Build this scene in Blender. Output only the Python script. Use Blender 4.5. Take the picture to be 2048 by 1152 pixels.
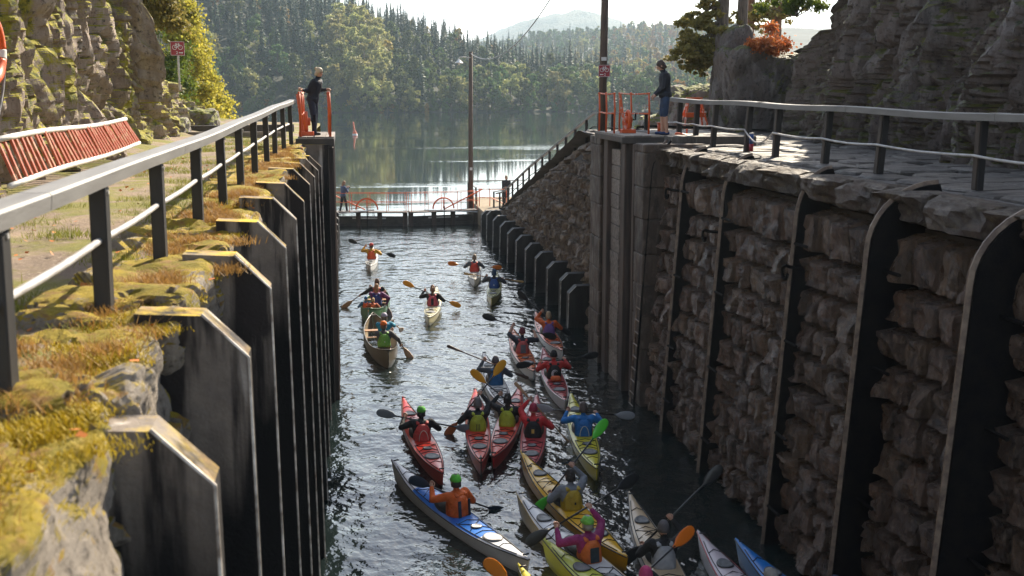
import bpy, bmesh, math, random
import numpy as np
from mathutils import Vector, Matrix, Euler

scene = bpy.context.scene
for o in list(bpy.data.objects):
    bpy.data.objects.remove(o, do_unlink=True)
R = random.Random(7)
rng = np.random.default_rng(5)
rad = math.radians
C = scene.collection

# ------------------------------------------------------------------ camera, sky, sun, exposure
FPX = 2300.0
PITCH = math.atan(396 / FPX)
YAW = math.atan(332 * math.cos(PITCH) / FPX)
CAM = Vector((0, 0, 7.6))
cd = bpy.data.cameras.new('camera')
cam = bpy.data.objects.new('camera', cd)
C.objects.link(cam)
cam.location = CAM
cam.rotation_euler = (math.pi / 2 - PITCH, 0, -YAW)
cd.sensor_width = 36
cd.lens = 36 * FPX / 2048
cd.clip_start = 0.1
cd.clip_end = 20000
cd.dof.use_dof = True
cd.dof.focus_distance = 27
cd.dof.aperture_fstop = 3.2
scene.camera = cam

SUN_EL, SUN_AZ = rad(37), rad(34)          # azimuth from +Y (down the lock) towards +X
SUN = Vector((math.sin(SUN_AZ) * math.cos(SUN_EL), math.cos(SUN_AZ) * math.cos(SUN_EL), math.sin(SUN_EL)))
w = bpy.data.worlds.new('World')
scene.world = w
w.use_nodes = True
nt = w.node_tree
nt.nodes.clear()
out = nt.nodes.new('ShaderNodeOutputWorld')
bg = nt.nodes.new('ShaderNodeBackground')
sky = nt.nodes.new('ShaderNodeTexSky')
sky.sky_type = 'NISHITA'
sky.sun_disc = False
sky.sun_elevation = SUN_EL
sky.sun_rotation = SUN_AZ
sky.air_density = 1.0
sky.dust_density = 1.0
sky.ozone_density = 1.0
tc = nt.nodes.new('ShaderNodeTexCoord')
mp = nt.nodes.new('ShaderNodeMapping')
mp.inputs['Scale'].default_value = (2.2, 2.2, 7.0)
nz = nt.nodes.new('ShaderNodeTexNoise')
nz.inputs['Scale'].default_value = 2.3
nz.inputs['Detail'].default_value = 9
nz.inputs['Roughness'].default_value = 0.58
rp = nt.nodes.new('ShaderNodeValToRGB')
rp.color_ramp.elements[0].position = 0.40
rp.color_ramp.elements[0].color = (0.06, 0.06, 0.06, 1)
rp.color_ramp.elements[1].position = 0.62
rp.color_ramp.elements[1].color = (0.85, 0.85, 0.85, 1)
# thin cloud: the sky's own brightness, turned white and shaded by a second, finer noise
nz2 = nt.nodes.new('ShaderNodeTexNoise')
nz2.inputs['Scale'].default_value = 5.0
nz2.inputs['Detail'].default_value = 8
cr = nt.nodes.new('ShaderNodeValToRGB')
cr.color_ramp.elements[0].position = 0.34
cr.color_ramp.elements[0].color = (.66, .69, .74, 1)
cr.color_ramp.elements[1].position = 0.60
cr.color_ramp.elements[1].color = (1.42, 1.40, 1.37, 1)
bw = nt.nodes.new('ShaderNodeRGBToBW')
cm = nt.nodes.new('ShaderNodeMix')
cm.data_type = 'RGBA'
cm.blend_type = 'MULTIPLY'
cm.inputs['Factor'].default_value = 1.0
mx = nt.nodes.new('ShaderNodeMix')
mx.data_type = 'RGBA'
L = nt.links
L.new(tc.outputs['Generated'], mp.inputs['Vector'])
L.new(mp.outputs[0], nz.inputs['Vector'])
L.new(mp.outputs[0], nz2.inputs['Vector'])
L.new(nz.outputs['Fac'], rp.inputs['Fac'])
L.new(nz2.outputs['Fac'], cr.inputs['Fac'])
L.new(rp.outputs['Color'], mx.inputs['Factor'])
L.new(sky.outputs[0], mx.inputs['A'])
L.new(sky.outputs[0], bw.inputs[0])
L.new(bw.outputs[0], cm.inputs['A'])
L.new(cr.outputs['Color'], cm.inputs['B'])
L.new(cm.outputs['Result'], mx.inputs['B'])
L.new(mx.outputs['Result'], bg.inputs['Color'])
L.new(bg.outputs[0], out.inputs['Surface'])
bg.inputs['Strength'].default_value = 0.115

sd = bpy.data.lights.new('sun', 'SUN')
sun = bpy.data.objects.new('sun', sd)
C.objects.link(sun)
sd.energy = 5.0
sd.angle = rad(0.6)
sd.color = (1.0, 0.88, 0.70)
sun.rotation_euler = (-SUN).to_track_quat('-Z', 'Y').to_euler()
sun.location = (0, 0, 60)

scene.view_settings.view_transform = 'Standard'
scene.view_settings.look = 'None'
scene.view_settings.exposure = 1.25
scene.view_settings.gamma = 1.0
scene.view_settings.use_curve_mapping = False

# ------------------------------------------------------------------ pixel -> place
FW = Vector((math.sin(YAW) * math.cos(PITCH), math.cos(YAW) * math.cos(PITCH), -math.sin(PITCH)))
RT = Vector((math.cos(YAW), -math.sin(YAW), 0))
UP = RT.cross(FW)
def ray(x, y): return FW + RT * ((x - 1024) / FPX) + UP * ((576 - y) / FPX)
def az(x, y, z):
    d = ray(x, y); return CAM + d * ((z - CAM.z) / d.z)
def ax(x, y, X):
    d = ray(x, y); return CAM + d * ((X - CAM.x) / d.x)
def ay(x, y, Y):
    d = ray(x, y); return CAM + d * ((Y - CAM.y) / d.y)
def aplane(x, y, p, n):
    d = ray(x, y); return CAM + d * ((p - CAM).dot(n) / d.dot(n))

# ------------------------------------------------------------------ noise (numpy)
def _h(ix, iy, iz, s=0):
    n = (ix.astype(np.int64) * 374761393 + iy.astype(np.int64) * 668265263 + iz.astype(np.int64) * 2147483647 + s * 974634777) & 0x7fffffff
    n = ((n ^ (n >> 13)) * 1274126177) & 0x7fffffff
    n = n ^ (n >> 16)
    return (n & 0xffff) / 65535.0
def vnoise(p, s=0):
    p = np.asarray(p, float); i = np.floor(p); f = p - i; f = f * f * (3 - 2 * f); i = i.astype(np.int64)
    r = 0
    for a in (0, 1):
        for b in (0, 1):
            for c in (0, 1):
                wgt = (f[:, 0] if a else 1 - f[:, 0]) * (f[:, 1] if b else 1 - f[:, 1]) * (f[:, 2] if c else 1 - f[:, 2])
                r = r + wgt * _h(i[:, 0] + a, i[:, 1] + b, i[:, 2] + c, s)
    return r * 2 - 1
def fbm(p, o=4, s=0, g=0.5):
    p = np.asarray(p, float); r = 0; a = 1
    for k in range(o):
        r = r + a * vnoise(p, s + k); p = p * 2.03 + 11.7; a *= g
    return r
_ROT = np.array(Euler((.62, .47, .81)).to_matrix())
def facets(p, s=0, tilt=0.8, k=.75):
    """broken-rock relief: the upper envelope of one tilted plane per cell (continuous, creased); also the gap to the runner-up, for joints"""
    p = np.asarray(p, float) @ _ROT; i0 = np.floor(p).astype(np.int64)
    best = np.full(len(p), -9e9); sec = np.full(len(p), -9e9)
    for a in (-1, 0, 1):
        for b in (-1, 0, 1):
            for c in (-1, 0, 1):
                ci = i0 + np.array([a, b, c])
                j = [_h(ci[:, 0], ci[:, 1], ci[:, 2], s + q) for q in range(7)]
                d = p - ci - np.stack(j[:3], 1)
                v = (j[3] - .5) + tilt * ((j[4] - .5) * d[:, 0] + (j[5] - .5) * d[:, 1] + (j[6] - .5) * d[:, 2]) - k * (d * d).sum(1)
                m = v > best
                sec = np.where(m, best, np.maximum(sec, v)); best = np.where(m, v, best)
    return (best - best.mean()) / max(best.std(), 1e-6) * .24, best - sec

# ------------------------------------------------------------------ mesh builder
class MB:
    def __init__(s): s.v = []; s.f = []; s.m = []; s.mi = 0
    def add(s, vs, fs):
        b = len(s.v); s.v.extend([tuple(x) for x in vs])
        for f in fs: s.f.append(tuple(b + i for i in f)); s.m.append(s.mi)
        return s
    def box(s, c, d, rot=None, bev=0.0):
        c = Vector(c); hx, hy, hz = d[0] / 2, d[1] / 2, d[2] / 2
        M = rot if rot is not None else Matrix.Identity(3)
        if bev <= 0:
            P = [(x, y, z) for z in (-hz, hz) for y in (-hy, hy) for x in (-hx, hx)]
            F = [(0, 2, 3, 1), (4, 5, 7, 6), (0, 1, 5, 4), (2, 6, 7, 3), (0, 4, 6, 2), (1, 3, 7, 5)]
        else:
            b = min(bev, hx * .9, hy * .9, hz * .9); P = []; F = []
            def oct_(ix, iy, z):
                return [(-ix + b, -iy, z), (ix - b, -iy, z), (ix, -iy + b, z), (ix, iy - b, z), (ix - b, iy, z), (-ix + b, iy, z), (-ix, iy - b, z), (-ix, -iy + b, z)]
            P = oct_(hx - b * .5, hy - b * .5, -hz) + oct_(hx, hy, -hz + b) + oct_(hx, hy, hz - b) + oct_(hx - b * .5, hy - b * .5, hz)
            for k in range(3):
                for i in range(8):
                    j = (i + 1) % 8; F.append((k * 8 + i, k * 8 + j, k * 8 + 8 + j, k * 8 + 8 + i))
            F.append(tuple(range(7, -1, -1))); F.append(tuple(range(24, 32)))
        return s.add([c + M @ Vector(p) for p in P], F)
    def tube(s, path, r, n=8, cap=True, flat=None):
        """swept circle; r number or list; flat=(sx,sz) squashes the section"""
        path = [Vector(p) for p in path]; k = len(path)
        rs = r if isinstance(r, (list, tuple)) else [r] * k
        vs = []; prev = None
        for i, p in enumerate(path):
            t = (path[min(i + 1, k - 1)] - path[max(i - 1, 0)])
            t = t.normalized() if t.length > 1e-9 else Vector((0, 0, 1))
            if prev is None:
                u = t.orthogonal().normalized() if abs(t.z) < .95 else (Vector((1, 0, 0)) - t * t.x).normalized()
                if abs(t.z) < .95: u = Vector((0, 0, 1)).cross(t).normalized()
            else:
                u = (prev - t * prev.dot(t)); u = u.normalized() if u.length > 1e-6 else t.orthogonal().normalized()
            prev = u; q = t.cross(u)
            fx, fy = flat if flat else (1, 1)
            for a in range(n):
                an = 2 * math.pi * (a + .5) / n
                vs.append(p + (u * math.cos(an) * fx + q * math.sin(an) * fy) * rs[i])
        fs = []
        for i in range(k - 1):
            for a in range(n):
                b = (a + 1) % n; fs.append((i * n + a, i * n + b, i * n + n + b, i * n + n + a))
        if cap: fs.append(tuple(range(n - 1, -1, -1))); fs.append(tuple(range((k - 1) * n, k * n)))
        return s.add(vs, fs)
    def bar(s, p0, p1, w, h, up=(0, 0, 1)):
        """rectangular bar from p0 to p1; w sideways, h along up"""
        p0, p1 = Vector(p0), Vector(p1); t = (p1 - p0).normalized(); u = Vector(up)
        sd_ = t.cross(u); sd_ = sd_.normalized() if sd_.length > 1e-6 else t.orthogonal().normalized(); u = sd_.cross(t)
        vs = [p + sd_ * (a * w / 2) + u * (b * h / 2) for p in (p0, p1) for a, b in ((-1, -1), (1, -1), (1, 1), (-1, 1))]
        return s.add(vs, [(3, 2, 1, 0), (4, 5, 6, 7), (0, 1, 5, 4), (1, 2, 6, 5), (2, 3, 7, 6), (3, 0, 4, 7)])
    def loft(s, rings, cap=True, closed=True):
        n = len(rings[0]); vs = [p for r_ in rings for p in r_]; fs = []
        for i in range(len(rings) - 1):
            for a in range(n if closed else n - 1):
                b = (a + 1) % n; fs.append((i * n + a, i * n + b, i * n + n + b, i * n + n + a))
        if cap and closed: fs.append(tuple(range(n - 1, -1, -1))); fs.append(tuple(range((len(rings) - 1) * n, len(rings) * n)))
        return s.add(vs, fs)
    def ell(s, c, r, rot=None, nu=10, nv=7):
        c = Vector(c); M = rot if rot is not None else Matrix.Identity(3); rings = []
        for i in range(1, nv):
            ph = math.pi * i / nv
            rings.append([c + M @ Vector((r[0] * math.sin(ph) * math.cos(2 * math.pi * a / nu), r[1] * math.sin(ph) * math.sin(2 * math.pi * a / nu), -r[2] * math.cos(ph))) for a in range(nu)])
        b = len(s.v); s.loft(rings, cap=False)
        s.add([c + M @ Vector((0, 0, -r[2])), c + M @ Vector((0, 0, r[2]))], [])
        e = len(s.v) - 2; k = b + (nv - 2) * nu
        for a in range(nu):
            s.f.append((e, b + (a + 1) % nu, b + a)); s.m.append(s.mi)
            s.f.append((e + 1, k + a, k + (a + 1) % nu)); s.m.append(s.mi)
        return s
    def prism(s, poly, axis, a, b):
        """poly of 2-D points extruded along axis from a to b (axis 'x': poly=(y,z); 'y': (x,z); 'z': (x,y))"""
        def P(q, t): return {'x': (t, q[0], q[1]), 'y': (q[0], t, q[1]), 'z': (q[0], q[1], t)}[axis]
        n = len(poly); vs = [P(q, a) for q in poly] + [P(q, b) for q in poly]
        fs = [tuple(range(n)), tuple(range(2 * n - 1, n - 1, -1))] + [(i, n + i, n + (i + 1) % n, (i + 1) % n) for i in range(n)]
        return s.add(vs, fs)
    def mesh(s, name, mats, inv=None, smooth=False):
        me = bpy.data.meshes.new(name)
        vs = s.v if inv is None else [tuple(inv @ Vector(p)) for p in s.v]
        me.from_pydata(vs, [], s.f)
        for m in (mats if isinstance(mats, (list, tuple)) else [mats]): me.materials.append(m)
        if any(s.m): me.polygons.foreach_set('material_index', s.m)
        bm = bmesh.new(); bm.from_mesh(me); bmesh.ops.recalc_face_normals(bm, faces=bm.faces); bm.to_mesh(me); bm.free()
        if smooth: me.polygons.foreach_set('use_smooth', [True] * len(me.polygons))
        me.update()
        return me
    def build(s, name, mats, parent=None, smooth=False, **kw):
        inv = wm(parent).inverted() if parent is not None else None
        o = bpy.data.objects.new(name, s.mesh(name, mats, inv, smooth))
        C.objects.link(o)
        if parent is not None: o.parent = parent
        tag(o, **kw)
        return o
_WM = {}
def wm(o):
    """world matrix of an object made here (parents are only moved and turned)"""
    m = o.matrix_basis.copy()
    return wm(o.parent) @ m if o.parent is not None else m
def tag(o, label=None, cat=None, group=None, kind=None):
    if label: o['label'] = label
    if cat: o['category'] = cat
    if group: o['group'] = group
    if kind: o['kind'] = kind
    return o
def thing(name, loc, label, cat, rz=0.0, group=None):
    o = bpy.data.objects.new(name, None); C.objects.link(o)
    o.empty_display_size = .2
    o.matrix_basis = Matrix.Translation(Vector(loc)) @ Matrix.Rotation(rz, 4, 'Z')
    return tag(o, label, cat, group)
def npmesh(name, verts, faces, mats, smooth=True):
    me = bpy.data.meshes.new(name)
    verts = np.asarray(verts, np.float32); faces = np.asarray(faces, np.int32)
    k = faces.shape[1]
    me.vertices.add(len(verts)); me.vertices.foreach_set('co', verts.ravel())
    me.loops.add(faces.size); me.loops.foreach_set('vertex_index', faces.ravel())
    me.polygons.add(len(faces)); me.polygons.foreach_set('loop_start', np.arange(0, faces.size, k, dtype=np.int32))
    me.polygons.foreach_set('loop_total', np.full(len(faces), k, np.int32))
    for m in (mats if isinstance(mats, (list, tuple)) else [mats]): me.materials.append(m)
    me.update(calc_edges=True)
    me.polygons.foreach_set('use_smooth', np.full(len(faces), smooth))
    return me
def link(name, me, parent=None, **kw):
    o = bpy.data.objects.new(name, me); C.objects.link(o)
    if parent is not None: o.parent = parent
    return tag(o, **kw)
def gridfaces(nu, nv, wrap=False):
    i = np.arange(nu - (0 if wrap else 1))[:, None]; j = np.arange(nv - 1)[None, :]
    i2 = (i + 1) % nu
    return np.stack([(i * nv + j), (i2 * nv + j), (i2 * nv + j + 1), (i * nv + j + 1)], -1).reshape(-1, 4)
# ------------------------------------------------------------------ materials
def newmat(name):
    m = bpy.data.materials.new(name); m.use_nodes = True
    return m, m.node_tree, m.node_tree.nodes['Principled BSDF']
def nd(t, kind, **kw):
    n = t.nodes.new('ShaderNode' + kind)
    for k, v in kw.items():
        if k in n.inputs: n.inputs[k].default_value = v
        else: setattr(n, k, v)
    return n
def mixc(t, fac, a, b, mode='MIX'):
    n = t.nodes.new('ShaderNodeMix'); n.data_type = 'RGBA'; n.blend_type = mode
    for s_, v in (('Factor', fac), ('A', a), ('B', b)):
        if isinstance(v, (int, float)): n.inputs[s_].default_value = v
        elif isinstance(v, tuple): n.inputs[s_].default_value = v if len(v) == 4 else (*v, 1)
        else: t.links.new(v, n.inputs[s_])
    return n.outputs['Result']
def ramp(t, src, p0, p1, c0=(0, 0, 0), c1=(1, 1, 1)):
    n = t.nodes.new('ShaderNodeValToRGB'); e = n.color_ramp.elements
    e[0].position = p0; e[1].position = p1; e[0].color = (*c0, 1); e[1].color = (*c1, 1)
    t.links.new(src, n.inputs[0]); return n.outputs[0]
def math_(t, op, a, b=0.0, clamp=False):
    n = t.nodes.new('ShaderNodeMath'); n.operation = op; n.use_clamp = clamp
    for i, v in enumerate((a, b)):
        if isinstance(v, (int, float)): n.inputs[i].default_value = v
        else: t.links.new(v, n.inputs[i])
    return n.outputs[0]
def coords(t, scale=(1, 1, 1), rand=True):
    """object coordinates, shifted per object so that copies differ"""
    c = nd(t, 'TexCoord'); mp_ = nd(t, 'Mapping'); mp_.inputs['Scale'].default_value = scale
    t.links.new(c.outputs['Object'], mp_.inputs['Vector'])
    if rand:
        oi = nd(t, 'ObjectInfo'); ml = math_(t, 'MULTIPLY', oi.outputs['Random'], 60.0)
        t.links.new(ml, mp_.inputs['Location'])
    return mp_.outputs[0]
def noise(t, vec, scale, detail=6, rough=.55):
    n = nd(t, 'TexNoise'); n.inputs['Scale'].default_value = scale; n.inputs['Detail'].default_value = detail
    n.inputs['Roughness'].default_value = rough
    t.links.new(vec, n.inputs['Vector']); return n.outputs['Fac']
def bump(t, bsdf, src, strength, dist=.02, prev=None):
    b = nd(t, 'Bump'); b.inputs['Strength'].default_value = strength; b.inputs['Distance'].default_value = dist
    t.links.new(src, b.inputs['Height'])
    if prev is not None: t.links.new(prev, b.inputs['Normal'])
    t.links.new(b.outputs[0], bsdf.inputs['Normal']); return b.outputs[0]
def chips(t, vec, scale):
    """chipped-stone height: distance to scattered points, warped by noise"""
    n = nd(t, 'TexNoise'); n.inputs['Scale'].default_value = scale * .8; n.inputs['Detail'].default_value = 4; t.links.new(vec, n.inputs['Vector'])
    a = nd(t, 'VectorMath', operation='MULTIPLY_ADD'); t.links.new(n.outputs['Color'], a.inputs[0]); a.inputs[1].default_value = (.9 / scale,) * 3; t.links.new(vec, a.inputs[2])
    vo = nd(t, 'TexVoronoi'); vo.inputs['Scale'].default_value = scale; t.links.new(a.outputs[0], vo.inputs['Vector'])
    return vo.outputs['Distance']
def up_mask(t, lo, hi):
    g = nd(t, 'NewGeometry'); s = nd(t, 'SeparateXYZ'); t.links.new(g.outputs['Normal'], s.inputs[0])
    return ramp(t, s.outputs['Z'], lo, hi)
def plain(name, c, c2=None, rough=.6, scale=6, bmp=0.0, bscale=40, bdist=.01, metal=0, spec=.5, lo=.35, hi=.65, vscale=(1, 1, 1), rand=.0):
    m, t, b = newmat(name); v = coords(t, vscale)
    c2 = c2 or tuple(x * .75 for x in c)
    col = mixc(t, ramp(t, noise(t, v, scale), lo, hi), c, c2)
    if rand:
        oi = nd(t, 'ObjectInfo'); hs = nd(t, 'HueSaturation')
        t.links.new(math_(t, 'ADD', math_(t, 'MULTIPLY', oi.outputs['Random'], 2 * rand), 1 - rand), hs.inputs['Value'])
        t.links.new(col, hs.inputs['Color']); col = hs.outputs[0]
    t.links.new(col, b.inputs['Base Color'])
    b.inputs['Roughness'].default_value = rough; b.inputs['Metallic'].default_value = metal
    b.inputs['Specular IOR Level'].default_value = spec
    if bmp: bump(t, b, noise(t, v, bscale, 8), bmp, bdist)
    return m
def rockmat(name, cols, moss, moss_amt, rough, bscale=2.5, streak=None, mosscale=.6, wet=False, mosslo=-.15, mz=1.0):
    m, t, b = newmat(name); v = coords(t, (1, 1, .32), rand=False); vi = coords(t, (1, 1, 1), rand=False)
    n1 = noise(t, v, .55, 8, .62); n2 = noise(t, v, 2.6, 9, .65); n3 = noise(t, vi, 11, 8, .7)
    col = mixc(t, ramp(t, n1, .38, .62), cols[0], cols[1])
    col = mixc(t, ramp(t, n2, .48, .72), col, cols[2])
    col = mixc(t, ramp(t, n3, .54, .66), col, cols[3])
    # dark cracks
    vo = nd(t, 'TexVoronoi', feature='DISTANCE_TO_EDGE'); vo.inputs['Scale'].default_value = 1.1
    wv = nd(t, 'VectorMath', operation='ADD'); nn = nd(t, 'TexNoise'); nn.inputs['Scale'].default_value = 1.6; nn.inputs['Detail'].default_value = 5
    t.links.new(v, nn.inputs['Vector']); t.links.new(v, wv.inputs[0]); t.links.new(nn.outputs['Color'], wv.inputs[1]); t.links.new(wv.outputs[0], vo.inputs['Vector'])
    crack = ramp(t, vo.outputs['Distance'], .0, .05)
    rgh = None
    if moss_amt > 0:
        mn = noise(t, coords(t, (1, 1, mz), rand=False), mosscale, 9, .72)
        k = math_(t, 'ADD', mn, math_(t, 'MULTIPLY', up_mask(t, mosslo, .75), .22))
        mk = ramp(t, k, .74 - moss_amt * .3, .80 - moss_amt * .3)
        mc = mixc(t, ramp(t, noise(t, vi, 2.6, 6), .38, .62), moss[0], moss[1]); mc = mixc(t, ramp(t, noise(t, vi, 6.5, 7, .7), .5, .62), mc, moss[2])
        col = mixc(t, mk, col, mc)
    t.links.new(col, b.inputs['Base Color']); b.inputs['Roughness'].default_value = rough
    if wet:
        t.links.new(ramp(t, noise(t, vi, 1.3, 6), .35, .7, (.26,) * 3, (.7,) * 3), b.inputs['Roughness'])
    p = bump(t, b, n2, 1.0, .16)
    p = bump(t, b, chips(t, v, 2.4), .9, .16, p)
    bump(t, b, noise(t, vi, 12, 9, .75), 1.0, .07, p)
    return m
M = {}
M['cliff_sun'] = rockmat('sunny_cliff_rock', [(.42, .33, .26), (.20, .155, .125), (.56, .48, .41), (.085, .068, .06)], [(.26, .25, .02), (.46, .39, .035), (.085, .10, .012)], .60, .85, mosscale=1.1, mz=.4)  # cliff rock in lighter tones: sunlight is put into the colours
M['cliff_shade'] = rockmat('shaded_cliff_rock', [(.165, .125, .105), (.085, .068, .062), (.26, .225, .205), (.03, .026, .024)], [(.07, .08, .012), (.13, .12, .018), (.03, .04, .01)], .38, .6, mosscale=.5)  # same rock darkened: shade is put into the colours
M['boulder'] = rockmat('boulder_rock', [(.30, .26, .23), (.18, .15, .13), (.36, .33, .30), (.10, .09, .08)], [(.13, .15, .015), (.25, .24, .03), (.06, .08, .01)], .35, .8, mosscale=.9)
M['cap_moss'] = rockmat('mossy_cap_rock', [(.44, .38, .32), (.24, .20, .16), (.54, .47, .40), (.10, .08, .065)], [(.56, .40, .03), (.30, .24, .02), (.36, .20, .06)], .46, .9, mosscale=1.2, mosslo=-.6)
def stonemat(name, cs, wetlo, bs=1.0):
    m, t, b = newmat(name); v = coords(t); vu = coords(t, (1, 1, .35))
    oi = nd(t, 'ObjectInfo')
    base = nd(t, 'ValToRGB'); e = base.color_ramp.elements; e[0].color = (*cs[0], 1); e[1].color = (*cs[3], 1)
    for i, p in ((1, .35), (2, .7)):
        q = e.new(p); q.color = (*cs[i], 1)
    t.links.new(oi.outputs['Random'], base.inputs[0])
    col = mixc(t, ramp(t, noise(t, vu, 2.6, 8, .65), .38, .66), base.outputs[0], cs[4])
    col = mixc(t, ramp(t, noise(t, vu, 8, 8, .7), .5, .72), col, cs[5])
    t.links.new(col, b.inputs['Base Color']); b.inputs['Specular IOR Level'].default_value = .95 if wetlo < .3 else .5
    t.links.new(ramp(t, noise(t, v, 2.0, 6), .35, .68, (wetlo,) * 3, (wetlo + .38,) * 3), b.inputs['Roughness'])
    p = bump(t, b, noise(t, vu, 5.5, 8, .75), 1.0, .07 * bs)
    p = bump(t, b, chips(t, vu, 4.5), 1.0, .12 * bs, p)
    bump(t, b, noise(t, v, 16, 8, .78), 1.0, .045 * bs, p)
    return m
M['stone_wet'] = stonemat('wet_rough_stone', [(.185, .104, .066), (.245, .14, .086), (.125, .076, .054), (.285, .175, .10), (.05, .034, .027), (.36, .26, .19)], .14)
M['stone_low'] = stonemat('lower_rough_stone', [(.26, .185, .125), (.34, .25, .165), (.20, .145, .105), (.38, .29, .20), (.12, .09, .07), (.46, .37, .27)], .45)  # warm brown rough stone of the lower chamber walls
M['mortar'] = plain('dark_joint', (.035, .03, .027), (.06, .05, .045), .8, 3, .6, 12, .04)
M['coping'] = stonemat('coping_stone', [(.115, .077, .058), (.15, .10, .07), (.092, .066, .053), (.135, .098, .063), (.06, .047, .038), (.22, .18, .12)], .45)
M['quoin'] = stonemat('quoin_stone', [(.10, .068, .05), (.125, .086, .062), (.08, .058, .045), (.13, .092, .066), (.04, .031, .026), (.19, .145, .11)], .45, .5)
def concmat():
    m, t, b = newmat('stained_concrete'); v = coords(t, rand=False); vs = coords(t, (1.5, 1.5, .16), rand=True)
    g = nd(t, 'NewGeometry'); s = nd(t, 'SeparateXYZ'); t.links.new(g.outputs['Position'], s.inputs[0])
    col = mixc(t, ramp(t, noise(t, v, 2.2, 8, .65), .35, .65), (.25, .21, .175), (.14, .12, .105))
    col = mixc(t, ramp(t, noise(t, vs, 2.6, 3), .60, .66), col, (.46, .42, .38))       # lime runs
    col = mixc(t, ramp(t, noise(t, vs, 2.9, 6), .47, .55), col, (.03, .026, .025))       # tarry runs
    wl = math_(t, 'ADD', s.outputs['Z'], math_(t, 'MULTIPLY', noise(t, vs, 1.6, 6), 1.6))
    wl = ramp(t, math_(t, 'MULTIPLY', wl, .1),   .605, .665)
    col = mixc(t, wl, (.010, .0105, .011), col)                                          # algae and tar below the high-water line
    mm = math_(t, 'MULTIPLY', up_mask(t, .55, .9), ramp(t, noise(t, v, 2.3, 8, .7), .42, .56))
    col = mixc(t, mm, col, mixc(t, ramp(t, noise(t, v, 4.0, 6), .4, .6), (.55, .40, .03), (.46, .28, .09)))      # moss and litter on the tops
    t.links.new(col, b.inputs['Base Color'])
    b.inputs['Roughness'].default_value = .8; b.inputs['Specular IOR Level'].default_value = .2
    p = bump(t, b, noise(t, v, 7, 8, .65), .6, .03); bump(t, b, noise(t, v, 40, 6), .5, .006, p)
    return m
M['concrete'] = concmat()
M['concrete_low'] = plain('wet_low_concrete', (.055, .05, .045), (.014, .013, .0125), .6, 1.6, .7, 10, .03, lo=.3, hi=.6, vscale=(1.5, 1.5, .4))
M['lit_steel_edge'] = plain('worn_lit_steel', (.74, .69, .62), (.20, .16, .13), .6, 7, .4, 30, .004)  # pale steel, with the brightness of a lit edge in its colour
M['iron'] = plain('black_tarred_iron', (.005, .005, .006), (.014, .012, .011), .8, 6, .4, 30, .006, spec=.15)
M['rust'] = plain('rust_and_lit_iron', (.30, .22, .16), (.12, .08, .06), .5, 8, .4, 30, .004)  # rust on the ladder; on the fenders, a lit edge put into colour
M['post_black'] = plain('black_painted_timber', (.008, .008, .010), (.022, .02, .02), .6, 4, .4, 20, .006, vscale=(1, 1, .3))
M['post_edge'] = plain('brown_post_timber', (.09, .066, .05), (.03, .024, .02), .7, 4, .4, 20, .006, vscale=(1, 1, .3))  # brown timber, paler than the post paint
M['rail_grey'] = plain('weathered_grey_rail', (.235, .228, .22), (.15, .143, .137), .55, 2.2, .5, 18, .004, lo=.3, hi=.75, vscale=(4, .5, 4))
M['pipe_white'] = plain('pale_galvanised_pipe', (.55, .54, .53), (.36, .34, .33), .4, 6, .2, 20, .003)
M['orange'] = plain('orange_red_paint', (.72, .115, .018), (.55, .075, .015), .42, 5, .2, 20, .003, lo=.3, hi=.8)
M['orange_worn'] = plain('chipped_orange_paint', (.66, .12, .03), (.62, .50, .44), .5, 9, .2, 20, .003, lo=.55, hi=.62)
M['timber_gate'] = plain('gate_timber', (.10, .066, .052), (.035, .026, .023), .6, 3, .7, 14, .02, vscale=(3, 3, .25))
M['timber_grey'] = plain('grey_weathered_plank', (.33, .29, .25), (.16, .135, .115), .75, 3, .7, 14, .015, vscale=(.5, 4, 4), rand=.2)
M['timber_dark'] = plain('tarred_beam', (.035, .03, .028), (.07, .058, .05), .6, 3, .6, 14, .015)
M['pole_wood'] = plain('pole_wood', (.13, .09, .065), (.07, .05, .04), .8, 5, .6, 20, .01, vscale=(5, 5, .3))
M['sign_red'] = plain('sign_red_enamel', (.30, .012, .025), (.26, .012, .022), .4, 3)
M['sign_white'] = plain('sign_white_enamel', (.8, .8, .8), (.72, .72, .72), .4, 3)
M['wire'] = plain('pale_cable', (.32, .33, .34), (.28, .28, .29), .5)
M['blue_paint'] = plain('blue_paint', (.03, .09, .30), (.02, .06, .2), .4)
M['gold_dirt'] = plain('pale_gravel', (.30, .235, .155), (.21, .165, .11), .9, 5, .5, 40, .01)
M['white_paint'] = plain('white_paint', (.75, .74, .72), (.6, .58, .55), .5, 5)
M['leaf_litter'] = plain('orange_leaf', (.62, .20, .02), (.45, .12, .02), .7)
def pathmat(name, dirt, dirt2, grass, grass2, lo, hi, peb):
    m, t, b = newmat(name); v = coords(t, rand=False)
    col = mixc(t, ramp(t, noise(t, v, 1.1, 8, .65), .35, .65), dirt, dirt2)
    vo = nd(t, 'TexVoronoi'); vo.inputs['Scale'].default_value = 16; t.links.new(v, vo.inputs['Vector'])
    col = mixc(t, ramp(t, noise(t, v, 26, 6, .7), .58, .68), col, peb)
    gm = ramp(t, noise(t, v, .62, 8, .7), lo, hi)
    col = mixc(t, gm, col, mixc(t, noise(t, v, 5, 6), grass, grass2))
    t.links.new(col, b.inputs['Base Color']); b.inputs['Roughness'].default_value = .92
    p = bump(t, b, noise(t, v, 6, 9, .7), .8, .06); bump(t, b, noise(t, v, 45, 6, .7), .8, .012, p)
    return m
M['path_left'] = pathmat('trodden_path', (.31, .225, .155), (.17, .125, .09), (.24, .19, .03), (.10, .125, .02), .45, .55, (.46, .39, .31))
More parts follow.
